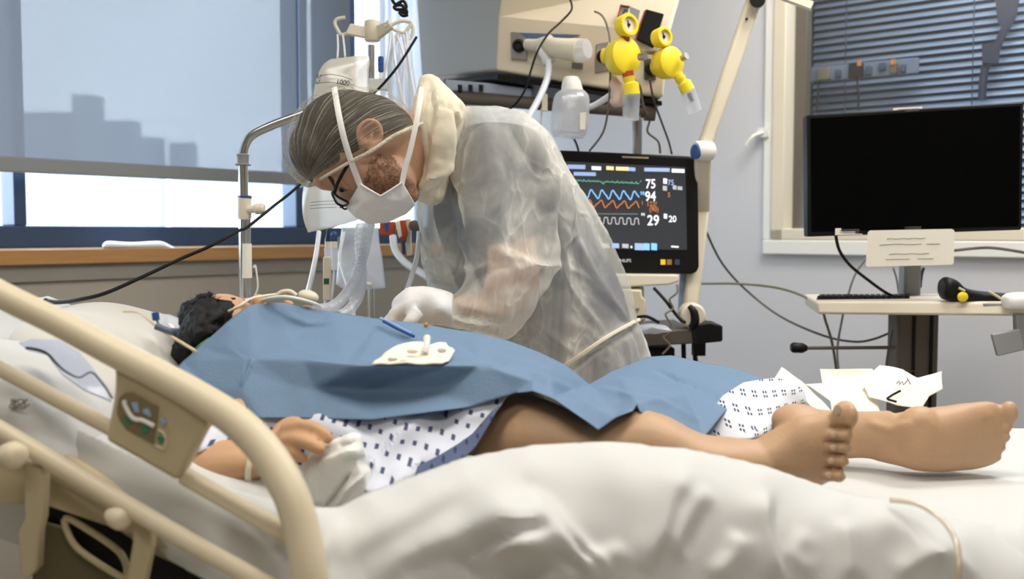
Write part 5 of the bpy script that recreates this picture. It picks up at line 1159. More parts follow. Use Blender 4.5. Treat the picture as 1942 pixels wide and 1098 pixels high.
hose('infusion_line', [(653, 440, 2.15), (645, 490, 2.12), (658, 540, 2.05), (668, 575, 1.98), (672, 600, 1.9)], .0035, m_tube, 'thin white line between the drip chambers and the clear pouch', False)
hose('infusion_line', [(795, 440, 2.02), (792, 480, 2.0), (782, 520, 1.98), (768, 560, 1.94), (752, 600, 1.86)], .0052, m_tube, 'pale line hanging just left of the glove and gown front', False)
hose('suction_hose', [(745, 448, 2.3), (750, 475, 2.28), (768, 498, 2.24), (795, 515, 2.2), (822, 532, 2.15)], .0085, m_tube, 'white hose sagging from the orange bracket towards the gown', False)
ob = thing('valve_block', P(755, 450, 2.34), 'red orange valve block with a blue label on the stand under the mask', 'valve')
m = M(); m.prism([(719, 420, 2.34), (750, 420, 2.34), (748, 448, 2.34), (720, 446, 2.34)], .03); m.prism([(754, 418, 2.33), (768, 416, 2.33), (772, 446, 2.33), (762, 458, 2.33), (756, 450, 2.33)], .03); m.obj('body', m_orange, ob, bevel=.003)
m = M(); m.prism([(729, 420, 2.338), (738, 420, 2.338), (737, 438, 2.338), (733, 440, 2.338), (730, 436, 2.338)], .002); m.obj('blue_label', m_blue, ob)
m = M(); m.prism([(749, 420, 2.32), (757, 418, 2.32), (762, 448, 2.32), (756, 452, 2.32)], .02); m.obj('cream_lever', m_offw, ob, bevel=.002)
m = M(); m.prism([(768, 415, 2.35), (778, 415, 2.35), (780, 484, 2.35), (772, 486, 2.35)], .02); m.obj('bracket', m_offw, ob, bevel=.002)
m = M(); m.lathe(P(786, 428, 2.33), (0, -1, 0), [(-.02, .012), (0, .013), (.006, .013), (.008, .008)]); m.obj('knob', m_dgrey, ob)
m = M(); m.cyl(P(764, 458, 2.34), P(766, 482, 2.34), .005); m.obj('stem', m_frame, ob)
# black cable across the window
m = M(); m.tube(PP([(86, 570, 1.55), (110, 573, 1.6), (150, 568, 1.68), (200, 556, 1.75), (270, 525, 1.82), (340, 492, 1.88), (400, 466, 1.92), (452, 438, 1.98), (470, 430, 2.0), (520, 390, 2.05), (560, 358, 2.08), (620, 300, 2.14), (700, 190, 2.25), (735, 150, 2.22), (760, 118, 2.22), (790, 70, 2.24)]), [.0038, .0036, .0034, .003, .003, .003], 10, 5)
m.obj('monitor_cable', m_black, label='long black cable sweeping from the pillow up past the chrome pole and window', cat='cable')
m = M()
random.seed(9)
for q in (((742, -5), (750, 8), (765, 2), (770, 16), (752, 18), (748, 12), (762, 10), (772, 24), (758, 22), (764, 30), (774, 28)), ): m.tube(PP([(x, y, 2.2) for x, y in q]), .0036, 8, 4)
m.obj('coiled_cable', m_black, label='small black knot of cable hanging at the top above the drip stand', cat='cable')
# ================================================================== ceiling supply unit
pu = thing('supply_unit', (P(1100, 150, 2.55).x, 2.6, 1.55), 'large cream ceiling hung supply unit with gas outlets above the doctor', 'supply unit')
PB = lambda px: float(np.interp(px, [942, 1300], [2.62, 2.42]))
m_unit = mat('unit_cream', S(222, 208, 182), .5, var=.02); m_side = mat('unit_shade_grey', S(172, 168, 158), .5)  # the grey puts the shade of the unit's left side into its colour
def top_at(px, off):  # far above the frame
    return P(px, -260, PB(px)+off)
# body: seen corner-on; one closed box with sloped upper front
F = [P(942, 133, 2.62), P(1258, 184, 2.44), P(1268, 62, 2.44), P(946, 31, 2.62)]
up = [P(1300, -40, 2.50), P(952, -10, 2.66)]; tp = [P(1380, -280, 2.60), P(975, -230, 2.78)]
bk = Vector((.28, .62, 0))
left = [P(842, 148, 3.15), P(790, 140, 3.15)]
m = M()
a0, b0, b1, a1 = F; c1, c0 = up; d1, d0 = tp
V = [a0, b0, b1, a1, c1, c0, d1, d0]; back = [v+Vector((-.12, .55, .0)) for v in (a0, b0)]
LB = P(800, 150, 3.2)
hd_ = (LB-a0); hd_.z = 0; hd_.normalize(); sn_ = Vector((hd_.y, -hd_.x, 0)); C0 = Vector((0, 0, CAMZ))
def onside(px, py):
    d = P(px, py, 1.0)-C0; return C0+d*((a0-C0).dot(sn_)/d.dot(sn_))
a1, c0, d0 = onside(946, 31), onside(952, -10), onside(975, -230); LT = onside(772, -260); V = [a0, b0, b1, a1, c1, c0, d1, d0]
RB = b0+Vector((.0, .5, 0)); RT = d1+Vector((.0, .4, 0))
m.v = [a0, b0, b1, a1, c1, c0, d1, d0, LB, LT, RB, RT]
m.f = [[0, 1, 2, 3], [3, 2, 4, 5], [5, 4, 6, 7], [0, 3, 5, 7, 9, 8], [1, 10, 11, 6, 4, 2], [8, 10, 1, 0], [8, 9, 11, 10], [7, 6, 11, 9]]
hs = m.obj('housing', m_unit, pu, smooth=False, bevel=.006)
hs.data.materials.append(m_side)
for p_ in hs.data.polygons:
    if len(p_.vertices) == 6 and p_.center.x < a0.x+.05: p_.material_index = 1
m = M(); m.tube([P(1000, -400, 2.9), Vector((P(1000, -400, 2.9).x, 2.9, H))], .09, 20); m.obj('ceiling_column', m_side, pu)
def fp(px, py, off=.004):   # a point on the lower front face
    return P(px, py, float(np.interp(px, [942, 1263], [2.62, 2.44]))-off)
m = M(); m.prism([fp(967, 58), fp(1108, 90), fp(1104, 132), fp(1060, 130), fp(968, 112)], .002); m.obj('recess_plate', m_offw, pu, bevel=.001)
for q, mt in (([(968, 60), (996, 62), (1000, 115), (969, 112)], m_steel), ([(1130, 84), (1156, 78), (1158, 132), (1128, 138)], m_steel), ([(1222, 110), (1246, 112), (1244, 152), (1222, 150)], m_dgrey)):
    m = M(); m.prism([fp(x, y, .012) for x, y in q], .012); o = m.obj('gas_outlet', mt, pu, bevel=.003)
    cx = sum(x for x, _ in q)/4; cy = sum(y for _, y in q)/4
    m2 = M(); m2.lathe(fp(cx, cy, .012), (0, -1, 0), [(0, .016), (.01, .016), (.012, .010), (.006, .008)], 20); m2.obj('outlet_ring', m_black, o)
m = M(); m.prism([fp(1085, 118, .006), fp(1106, 120, .006), fp(1105, 132, .006), fp(1084, 130, .006)], .003); m.obj('outlet_slot', m_steel, pu)
m = M(); m.prism([fp(985, 62, .014), fp(1040, 64, .014), fp(1100, 66, .014), fp(1060, 76, .014), fp(1000, 74, .014)], .008); m.obj('blue_strip', mat('slate_blue', S(80, 104, 140), .4), pu)
# shelf below with blue-grey goods, rail bar and pole
m = M(); m.add([P(842, 150, 2.9), P(944, 142, 2.62), P(1255, 192, 2.46), P(1240, 205, 2.75), P(842, 175, 3.0), P(842, 156, 2.9), P(944, 150, 2.62), P(1255, 200, 2.46)], [(0, 1, 2, 3, 4), (0, 5, 6, 1), (1, 6, 7, 2), (5, 6, 7, 3, 4)])
m.obj('lower_tray', m_black, pu, smooth=False, solid=.003)
m = M(); m.prism([(844, 150, 2.7), (935, 158, 2.66), (1010, 168, 2.62), (1008, 186, 2.62), (930, 178, 2.66), (846, 172, 2.7)], .1); m.obj('cable_duct', mat('pale_blue_grey', S(168, 176, 192), .5), pu, bevel=.004)
m = M()
for x in (866, 885, 906): m.prism([(x, 160, 2.66), (x+8, 161, 2.66), (x+8, 172, 2.66), (x, 171, 2.66)], .02)
m2 = [M().prism([(x, 160, 2.66), (x+8, 161, 2.66), (x+8, 173, 2.66), (x, 172, 2.66)], .02).obj('duct_clip', m_black, pu) for x in (868, 888, 908)]
rl = thing('support_rail', P(1050, 200, 2.5), 'dark steel tube rail under the supply unit with a vertical post at its right end', 'rail')
m = M(); m.tube(PP([(850, 184, 2.7), (870, 186, 2.68), (1235, 212, 2.5)]), .0165, 16); m.obj('rail_tube', m_dgrey, rl)
m = M(); m.tube(PP([(1222, 212, 2.5), (1242, 213, 2.5)]), .022, 18); m.obj('end_cap', m_dgrey, rl)
m = M(); m.tube([P(1208, 214, 2.62), Vector((P(1208, 214, 2.62).x, 2.62, .05))], .0135, 18); m.obj('post', m_steel, rl)
m = M(); m.box((P(1208, 214, 2.62).x, 2.62, .05), (.5, .45, .04)); m.obj('post_base', m_dgrey, rl, bevel=.01)
m = M(); m.tube([P(1208, 208, 2.50), P(1208, 215, 2.62)], .02, 14); m.obj('joint', m_steel, rl)
m = M(); m.box(P(1033, 195, 2.56), (.014, .02, .042)); m.cyl(P(1027, 205, 2.56), P(1027, 262, 2.56), .0022); m.obj('rail_clip', m_offw, rl)
# stickers and phone on the sloping front
def up_(px, py, off=.004):
    t = (62-py)/100
    return P(px, py, float(np.interp(px, [946, 1285], [2.62, 2.44]))+.04*t-off-.02)
m = M(); m.prism([up_(1178, 8), up_(1194, 13), up_(1184, 40), up_(1170, 34)], .002); m.prism([up_(1194, 12, .005), (up_(1214, 20, .005)), up_(1208, 46, .005), up_(1196, 40, .005)], .002); st = m.obj('warning_label', m_grey, label='grey label with a red border stuck on the sloping front of the supply unit', cat='label')
m = M(); m.tube([up_(1172, 32, .007), up_(1177, 10, .007), up_(1194, 13, .007)], .0025, 6); m.obj('red_border', m_orange, st)
m = M(); m.tube([up_(1182, 24, .008), up_(1186, 18, .008), up_(1190, 22, .008), up_(1186, 28, .008), up_(1182, 24, .008)], .0012, 6, 3); m.obj('label_symbol', m_ink, st)
ph = thing('handset', up_(1235, 60), 'black handset in a red edged holder leaning on the supply unit front', 'handset')
m = M(); m.prism([up_(1226, 17, .02), up_(1260, 26, .02), up_(1240, 90, .02), up_(1207, 74, .02)], .018); m.obj('body', m_black, ph, bevel=.003)
m = M(); m.prism([up_(1222, 20, .012), up_(1227, 17, .012), up_(1208, 76, .012), up_(1204, 74, .012)], .01); m.obj('red_edge', m_orange, ph)
# yellow suction regulators
def regulator(x, y, Y, s, tilt, label, jar):
    t = thing('vacuum_regulator', P(x, y, Y), label, 'regulator', 'yellow suction regulators'); kk = Y/FPX*s
    T_ = lambda dx, dy, dY=0: P(x+s*(dx*math.cos(tilt)+dy*math.sin(tilt)), y+s*(-dx*math.sin(tilt)+dy*math.cos(tilt)), Y+dY)
    m = M(); ax = (-.62, -.78, 0) if jar == 0 else (.0, -1, .0)
    ax = Vector((.55, -.83, .05)).normalized()
    c = T_(0, 0, -.01)
    m.lathe(c, ax, [(-.045, 20*kk), (-.03, 32*kk), (-.008, 35*kk), (.006, 34*kk), (.010, 28*kk), (.012, 8*kk)], 30); m.obj('regulator_body', m_yel, t)
    m = M(); m.cyl(T_(26, 2, -.02), T_(38, 0, -.03), 7*kk, 8*kk); m.obj('control_knob', m_steel, t)
    m = M(); m.cyl(T_(-42, 0, .02), T_(-10, 0, .0), 14*kk, 18*kk); m.obj('side_socket', m_yel, t)
    g = T_(4, -58, -.02)
    m = M(); m.lathe(g, ax, [(-.022, 14*kk), (-.018, 20*kk), (.006, 22*kk), (.010, 20*kk), (.010, 15*kk), (.002, 14.5*kk)], 30); gg = m.obj('gauge', m_yel, t)
    m = M(); m.lathe(g+ax*.003, ax, [(0, 15*kk), (.001, 15*kk)], 26); m.obj('gauge_face', m_offw, gg)
    n_ = Vector((ax.y, -ax.x, 0)).normalized()
    m = M(); m.tube([g+ax*.005+Vector((0, 0, -5*kk)), g+ax*.005+Vector((0, 0, 9*kk))+n_*3*kk], .0012, 6); m.lathe(g+ax*.004, ax, [(0, .004), (.003, .003)], 12); m.obj('needle', m_black, gg)
    m = M(); m.cyl(T_(0, -38, -.015), T_(0, -28, -.01), 8*kk); m.cyl(T_(4, 30, -.01), T_(6, 42, -.01), 11*kk); m.obj('neck', m_yel if jar else m_orange, t)
    m = M(); m.tube([T_(6, 40, -.01), T_(8, 50, -.01), T_(10, 54, -.01), T_(12, 74, -.01)], [13*kk, 10*kk, 15.5*kk, 15.5*kk], 24); m.obj('jar_lid', m_yel, t)
    m = M(); m.tube([T_(11, 74, -.01), T_(10, 122, -.01)], [17*kk, 15*kk], 24); m.obj('jar', m_clear, t)
    m = M(); m.tube([T_(12, 78, -.01), T_(12, 98, -.01)], [5*kk, 5*kk], 12); m.obj('float', m_frame, t)
    return t
regulator(1186, 106, 2.30, 1.0, 0.0, 'larger left yellow suction regulator with a round gauge and a clear jar', 0)
regulator(1272, 118, 2.34, .86, .38, 'right yellow suction regulator, tilted, hanging at the right edge of the unit', 1)
m = M(); m.tube(PP([(1216, 100, 2.32), (1228, 98, 2.34), (1250, 100, 2.36)]), .006, 12, 2); m.obj('connecting_pipe', m_steel, label='short steel pipe between the two yellow regulators', cat='pipe')
# flow meter and humidifier bottle
fm = thing('flow_meter', fp(1040, 100), 'white flow meter plugged into the left gas outlet with a clear end', 'flow meter')
m = M(); m.tube([fp(1000, 84, .02), fp(1020, 86, .04), fp(1045, 80, .05)], [.014, .016, .020], 18, 2); m.tube([fp(1040, 80, .05), fp(1052, 90, .06), fp(1098, 96, .07)], [.016, .024, .030], 20, 2); m.obj('meter_body', m_offw, fm)
m = M(); m.tube([fp(1098, 96, .07), fp(1114, 92, .075)], [.029, .024], 20); m.obj('clear_dial', m_clearw, fm)
m = M(); m.tube([fp(1022, 92, .05), fp(1034, 104, .05), fp(1042, 120, .05)], [.010, .014, .016], 14); m.obj('outlet_nozzle', m_white, fm)
hose('oxygen_hose', [(1040, 116, 2.5), (1040, 140, 2.48), (1032, 165, 2.46), (1018, 195, 2.44), (1003, 222, 2.42), (985, 260, 2.40)], .0085, m_tube, 'white oxygen hose running from the flow meter down behind the gown shoulder', False)
hb = thing('humidifier_bottle', P(1080, 262, 2.42), 'clear humidifier bottle half full of water hanging under the flow meter', 'bottle')
HYb = 2.42
m = M(); m.loft([(1062, 172, 1108, 172, HYb, .028), (1050, 186, 1118, 190, HYb, .044), (1044, 240, 1114, 246, HYb, .046), (1050, 258, 1106, 262, HYb, .04)], 30, 4, e=.8); m.obj('bottle_body', m_clearw, hb)
m = M(); m.loft([(1070, 146, 1096, 146, HYb, .016), (1066, 156, 1102, 156, HYb, .024), (1064, 172, 1106, 172, HYb, .027)], 24, 2); m.obj('bottle_cap', m_white, hb)
m = M(); m.tube(PP([(1112, 205, HYb), (1130, 198, HYb-.01), (1160, 180, HYb-.03), (1172, 172, HYb-.05)]), [.0075, .007, .0085, .010], 12, 4); m.obj('side_tube', m_tube, hb)
m = M(); m.prism([(1074, 206, HYb-.045), (1100, 208, HYb-.047), (1098, 252, HYb-.047), (1062, 248, HYb-.045)], .02); m.obj('water', sheer('water_fill', S(214, 218, 224), .5, .3, 0), hb)
m = M(); m.prism([(1100, 214, HYb-.05), (1112, 212, HYb-.045), (1110, 245, HYb-.045), (1100, 246, HYb-.05)], .002); m.obj('bottle_label', m_paper, hb)
m = M(); m.tube(PP([(1162, 140, 2.36), (1166, 160, 2.34), (1175, 175, 2.33), (1170, 192, 2.33), (1160, 190, 2.34)]), [.006, .014, .018, .016, .008], 14, 3); m.obj('pink_bulb', mat('pale_pink_rubber', S(214, 190, 172), .5), label='pale pink rubber bulb hanging left of the larger yellow regulator', cat='bulb')
# wires round the unit
def wire(pts, r, mt, label, name='wire', cat='wire'):
    m = M(); m.tube(PP(pts), r, 8, 5); return m.obj(name, mt, label=label, cat=cat)
wire([(1078, -8, 2.5), (1084, 8, 2.5), (1082, 22, 2.48), (1060, 45, 2.46), (1040, 64, 2.42), (1020, 96, 2.40), (1008, 130, 2.40), (996, 170, 2.40), (975, 200, 2.42), (955, 212, 2.45)], .0026, m_black, 'black wire hanging in front of the flow meter down to the tube rail')
wire([(1128, 22, 2.48), (1140, 28, 2.44), (1150, 45, 2.38), (1157, 80, 2.36), (1157, 150, 2.34), (1154, 200, 2.34), (1144, 250, 2.4), (1118, 286, 2.5)], .0026, mat('grey_wire', S(110, 100, 90), .4), 'grey wire looping left of the larger yellow regulator down to the monitor')
wire([(1200, 148, 2.4), (1214, 165, 2.4), (1220, 200, 2.44), (1232, 225, 2.5), (1228, 250, 2.52), (1248, 268, 2.55), (1252, 290, 2.58)], .0028, mat('brown_wire', S(120, 108, 90), .4), 'kinked brown wire beside the post above the monitor')
wire([(1232, 150, 2.42), (1240, 190, 2.46), (1256, 235, 2.52), (1268, 268, 2.56), (1274, 292, 2.58)], .0026, m_dgrey, 'thin dark wire falling from the right outlet to the monitor top edge')
wire([(1088, 262, 2.5), (1094, 275, 2.55), (1098, 290, 2.6)], .003, m_black, 'short black wire between the humidifier bottle and the monitor')
wire([(1326, 396, 2.6), (1340, 440, 2.62), (1370, 500, 2.7), (1415, 550, 2.75), (1480, 600, 2.7), (1560, 636, 2.62), (1620, 648, 2.55), (1660, 642, 2.5), (1698, 626, 2.46)], .003, m_dgrey, 'thin grey wire drooping from the monitor side over to the cart column')
wire([(1322, 538, 2.66), (1400, 538, 2.72), (1470, 545, 2.68), (1520, 560, 2.6), (1556, 584, 2.5), (1566, 610, 2.5), (1578, 650, 2.52), (1586, 700, 2.55)], .0034, mat('olive_wire', S(120, 116, 96), .4), 'olive wire running from the arm to under the cart tray')
wire([(1800, 476, 2.6), (1860, 470, 2.58), (1900, 472, 2.5), (1960, 482, 2.4)], .0038, m_dgrey, 'grey cable behind the note sheet running off to the right')
wire([(1642, 490, 2.5), (1622, 520, 2.5), (1608, 560, 2.5), (1596, 610, 2.5), (1588, 660, 2.5), (1590, 700, 2.5)], .003, mat('pale_wire', S(150, 150, 148), .4), 'pale grey wire dropping behind the tray left of the column')
# ================================================================== articulated arm
aa_ = thing('jointed_arm', P(1336, 290, 2.50), 'cream jointed support arm running from the top down beside the patient monitor', 'arm')
AY = 2.48
def bar(m, a, b, w, d): 
    a, b = P(*a), P(*b); dr = (b-a); L_ = dr.length; dr.normalize(); n = Vector((0, 1, 0)); n = (n-dr*n.dot(dr)).normalized(); u = dr.cross(n)
    R = Matrix((u, n, dr)).transposed(); m.box((a+b)/2, (w, d, L_), mat=R)
m = M(); bar(m, (1428, 5, AY), (1336, 278, AY), .036, .03); m.obj('upper_arm', m_offw, aa_, bevel=.008)
m = M(); bar(m, (1333, 300, AY+.0), (1330, 400, AY+.09), .040, .03); bar(m, (1330, 396, AY+.09), (1308, 590, AY+.06), .040, .03); m.obj('lower_arm', m_offw, aa_, bevel=.008)
m = M(); m.lathe(P(1333, 286, AY-.02), (-.9, -.4, 0), [(-.028, .018), (-.022, .024), (.016, .024), (.022, .020)], 24); m.obj('elbow_joint', m_white, aa_)
m = M(); m.lathe(P(1322, 288, AY-.03), (-.9, -.4, 0), [(0, .018), (.008, .018), (.010, .012)], 24); m.obj('blue_cap', m_blue, aa_)
m = M(); m.lathe(P(1346, 288, AY-.01), (.9, -.2, 0), [(0, .012), (.008, .006), (.016, .005)], 14); m.obj('lock_screw', m_black, aa_)
m = M(); m.lathe(P(1312, 598, AY), (0, -1, 0), [(-.03, .024), (-.024, .032), (.02, .032), (.026, .026)], 26); m.obj('lower_joint', m_offw, aa_)
m = M(); m.tube(PP([(1307, 580, AY-.04), (1316, 592, AY-.045), (1318, 610, AY-.045), (1312, 622, AY-.04)]), [.006, .010, .011, .010], 12, 3); m.obj('joint_slot', m_black, aa_)
m = M(); bar(m, (1296, 500, AY+.08), (1291, 590, AY+.08), .014, .01); m.obj('blue_tube', mat('pale_blue_tube', S(160, 184, 220), .4), aa_)
m = M(); bar(m, (1385, -45, AY), (1540, 12, AY-.06), .018, .02); m.lathe(P(1436, -2, AY-.02), (0, -1, 0), [(-.03, .022), (.012, .022), (.016, .014)], 24); m.obj('top_joint', m_offw, aa_)
m = M(); m.lathe(P(1436, 0, AY-.04), (0, -1, 0), [(0, .019), (.004, .019)], 24); m.obj('top_cap', m_black, aa_)
m = M(); m.pell(1416, 36, AY-.02, 2.5, 2.5, .003); m.obj('rivet', m_black, aa_)
m = M(); m.box(P(1325, 640, AY+.02), (.03, .03, .09)); m.obj('mount', m_black, aa_)
# ================================================================== patient monitor
pm = thing('patient_monitor', P(1200, 520, 2.6), 'black bezelled patient monitor with coloured traces and numbers, behind the gown', 'monitor')
MY = 2.52
MZ = lambda px: float(np.interp(px, [1000, 1325], [2.56, 2.50]))
q = []
corn = [(1022, 283, 1010, 300), (1310, 297, 1324, 312), (1326, 505, 1314, 520), (1030, 512, 1015, 500)]
outl = [(1014, 292), (1024, 283), (1160, 289), (1306, 296), (1318, 299), (1323, 308), (1325, 400), (1326, 505), (1323, 515), (1312, 520), (1170, 517), (1030, 513), (1016, 505)]
m = M(); m.prism([(x, y, MZ(x)) for x, y in outl], .05); m.obj('bezel', m_black, pm, bevel=.006)
m_scr = mat('screen_dark', S(52, 54, 56), .25, emit=S(52, 54, 58), es=.55)
m = M(); m.prism([(x, y, MZ(x)-.002) for x, y in ((1030, 304), (1300, 317), (1303, 474), (1034, 470))], .002); scr = m.obj('screen', m_scr, pm, smooth=False)
def em(name, c, s=1.0): return mat(name, c, .5, emit=c, es=s)
e_w = em('screen_white', S(225, 228, 232)); e_b = em('screen_blue', S(120, 176, 230)); e_g = em('screen_green', S(90, 170, 140), .8); e_o = em('screen_orange', S(186, 112, 66), .8); e_gr = em('screen_grey', S(170, 172, 176), .8); e_y = em('screen_amber', S(230, 210, 150)); e_db = em('screen_light_blue', S(140, 160, 200))
def MP(px, py, o=.004): return P(px, py, MZ(px)-o)
def trace(name, f, x0, x1, y0, slope, mt, r=.0011, n=160):
    m = M(); m.tube([MP(x, y0+(x-x0)*slope+f(x), .0045) for x in np.linspace(x0, x1, n)], r, 5); return m.obj(name, mt, scr)
trace('green_trace', lambda x: (-2.5 if int(x) % 9 == 0 else 0)+(5 if 1142 < x < 1146 else 0)+1.0*math.sin(x*.9)*(x > 1165 or x < 1140), 1040, 1212, 340, .045, e_g)
trace('blue_trace', lambda x: 7.5*math.sin(x*2*math.pi/20.5)-2*math.sin(x*4*math.pi/20.5), 1040, 1212, 365, .035, e_b, .0016)
trace('orange_trace', lambda x: 6*math.sin(x*2*math.pi/22)+2*math.sin(x*2*math.pi/11), 1040, 1212, 383, .035, e_o, .0015)
trace('grey_trace', lambda x: -6*math.tanh(4*math.sin(x*2*math.pi/14.5)), 1040, 1212, 415, .03, e_gr, .0013, 300)
m = M(); m.tube([MP(1040, 405), MP(1210, 406)], .0004, 5); m.obj('base_line', e_gr, scr)
def mt_(name, s, x, y, h, mt, bold=.012, sx=.85): return text(name, s, x, y, h, MZ(x)-.004, mt, scr, rz=-.18, bold=bold, sx=sx)
mt_('pulse_number', '75', 1224, 357, 17, e_w, sx=.8); mt_('oxygen_number', '94', 1223, 381, 18, e_w, sx=.8); mt_('breath_number', '29', 1227, 427, 19, e_w)
mt_('pressure_number', '122/', 1226, 391, 9, e_o); mt_('pressure_mean', '(90)', 1231, 401, 9, e_o); mt_('small_number', '75', 1266, 351, 10, e_db); mt_('small_unit', '5', 1266, 374, 9, e_o); mt_('small_number', '20', 1268, 421, 12, e_w)
mt_('tiny_text', 'F', 1214, 346, 4, e_g, .02); mt_('tiny_text', '98', 1214, 370, 7, e_b); mt_('tiny_text', '1', 1216, 388, 7, e_o); mt_('tiny_text', 'RR', 1216, 409, 5, e_w)
for i, (a, b, y, h, mm) in enumerate(((1076, 1110, 312, 8, e_db), (1122, 1140, 315, 7, e_w), (1150, 1164, 315, 7, e_y), (1168, 1192, 316, 7, e_y), (1192, 1205, 317, 7, e_db), (1222, 1270, 318, 7, e_db), (1274, 1298, 320, 7, e_w), (1088, 1130, 326, 7, e_db), (1258, 1265, 338, 10, e_w), (1257, 1265, 352, 9, e_gr), (1276, 1283, 351, 8, e_gr), (1285, 1294, 353, 7, e_gr), (1259, 1265, 405, 9, e_w),
     (1118, 1135, 460, 11, e_db), (1140, 1156, 461, 9, e_gr), (1160, 1174, 461, 9, e_db), (1180, 1192, 462, 8, e_gr), (1196, 1199, 466, 4, e_w), (1204, 1222, 461, 13, e_db), (1222, 1232, 461, 13, e_b), (1235, 1246, 461, 13, e_b), (1273, 1287, 466, 3, e_w))):
    m = M(); m.prism([MP(a, y, .0045), MP(b, y+.8, .0045), MP(b, y+h+.8, .0045), MP(a, y+h, .0045)], .001); m.obj('screen_field', mm, scr, smooth=False)
text('brand_lettering', 'PHILIPS', 1172, 497, 6, MZ(1185)-.003, e_gr, pm, rz=-.18, bold=.01, sx=.9)
for x, mm in ((1257, em('amber_key', S(224, 180, 50), .5)), (1269, mat('amber_dark', S(170, 130, 60), .4)), (1284, mat('blue_key', S(60, 74, 104), .4))):
    m = M(); m.prism([MP(x-4, 492), MP(x+5, 492), MP(x+5, 502), MP(x-4, 502)], .003); m.obj('bezel_key', mm, pm)
m = M(); m.prism([MP(1180, 296, .002), MP(1230, 298, .002), MP(1230, 301, .002), MP(1180, 299, .002)], .002); m.obj('bezel_strip', m_creamd, pm)
m = M(); m.prism([(1120, 519, 2.50), (1288, 521, 2.46), (1288, 534, 2.46), (1270, 540, 2.46), (1180, 545, 2.48), (1120, 543, 2.50)], .16); m.obj('mounting_shelf', m_offw, pm, bevel=.005)
m = M(); m.tube(PP([(1185, 545, 2.60), (1190, 700, 2.60)]), .05, 20); m.obj('mounting_foot', m_cream, pm)
# modules and shelf under the monitor
em_ = thing('equipment_shelf', P(1280, 670, 2.5), 'dark metal shelf with boxes and cables under the patient monitor', 'shelf')
m = M(); m.prism([(1120, 634, 2.46), (1314, 624, 2.44), (1316, 652, 2.44), (1120, 662, 2.46)], .28); m.obj('shelf_board', m_dgrey, em_, bevel=.004)
m = M(); m.prism([(1120, 662, 2.5), (1280, 660, 2.5), (1280, 690, 2.5), (1120, 695, 2.5)], .2); m.obj('drawer_unit', m_black, em_, bevel=.004)
m = M(); m.prism([(1312, 620, 2.44), (1345, 614, 2.4), (1371, 617, 2.4), (1371, 648, 2.4), (1318, 653, 2.42)], .12); m.obj('black_box', m_black, em_, bevel=.005)
for a, b in (((1296, 650), (1298, 720)), ((1316, 650), (1324, 740))): m = M(); m.tube(PP([(a[0], a[1], 2.5), (b[0], b[1], 2.5)]), .006, 10); m.obj('shelf_post', m_black, em_)
m = M(); m.tube([Vector((P(1200, 700, 2.6).x, 2.6, .05)), P(1200, 660, 2.6)], .03, 16); m.box((P(1200, 700, 2.6).x, 2.6, .04), (.4, .35, .05)); m.obj('shelf_stand', m_dgrey, em_)
mb = thing('module_box', P(1210, 615, 2.45), 'cream monitoring module standing on the dark shelf below the monitor', 'module')
m = M(); m.prism([(1180, 548, 2.47), (1218, 550, 2.46), (1218, 562, 2.46), (1226, 570, 2.46), (1225, 606, 2.46), (1180, 620, 2.47)], .1); m.obj('module_body', m_cream, mb, bevel=.005)
m = M(); m.prism([(1203, 586, 2.458), (1212, 584, 2.458), (1212, 588, 2.458), (1203, 590, 2.458)], .003); m.obj('module_mark', m_inkg, mb)
me = facet([(1205, 620, 2.42), (1230, 612, 2.42), (1262, 618, 2.41), (1275, 628, 2.40), (1240, 634, 2.40), (1208, 632, 2.41), (1236, 620, 2.38)], [0, 1, 2, 3, 4, 5], [(0, 6), (6, 3)], 3, 1); fnoise(me, .004, 40)
mobj('plastic_bag', me, m_clearw, solid=.004, label='crumpled clear plastic bag on the dark shelf under the monitor', cat='bag')
wire([(1240, 546, 2.46), (1262, 570, 2.44), (1285, 600, 2.43), (1300, 612, 2.42)], .004, m_black, 'thick black cable slanting under the monitor to the arm joint', 'cable', 'cable')
wire([(1284, 540, 2.44), (1284, 555, 2.43), (1270, 568, 2.42), (1276, 585, 2.42), (1262, 596, 2.41), (1272, 615, 2.41), (1268, 632, 2.41), (1258, 640, 2.4), (1270, 655, 2.4), (1256, 672, 2.4)], .0026, mat('taupe_cable', S(110, 98, 84), .4), 'kinked taupe cable below the monitor shelf edge', 'cable', 'cable')
wire([(1200, 604, 2.42), (1225, 600, 2.41), (1250, 612, 2.41)], .004, m_black, 'short black cable arching over the plastic bag on the shelf', 'cable', 'cable')
# ================================================================== computer cart
ct = thing('computer_cart', (P(1738, 700, 2.4).x, 2.4, 0), 'wheeled computer cart with cream tray, grey column and black display mount', 'cart')
cz = lambda px: float(np.interp(px, [1530, 1942], [2.36, 2.16]))
m = M(); m.prism([P(1548, 572, 2.36), P(1930, 572, 2.14), P(1990, 575, 2.10), P(1990, 600, 2.10), P(1550, 596, 2.36)], .30, (.18, .95, 0)); m.obj('tray', m_offw, ct, bevel=.006)
m = M(); a = P(1700, 596, 2.36); m.box((P(1738, 600, 2.4).x, 2.42, a.z/2+.02), (.10, .07, a.z-.02)); m.obj('column', m_dgrey, ct, bevel=.008)
m = M(); m.box((P(1738, 600, 2.4).x-.012, 2.382, a.z/2+.02), (.006, .006, a.z-.05)); m.box((P(1738, 600, 2.4).x+.03, 2.382, a.z/2+.02), (.006, .006, a.z-.05)); m.obj('column_groove', m_black, ct)
m = M(); m.box((P(1731, 540, 2.44).x, 2.46, (P(1731, 480, 2.44).z+P(1731, 585, 2.44).z)/2), (.042, .04, .16)); m.obj('display_post', m_grey, ct, bevel=.005)
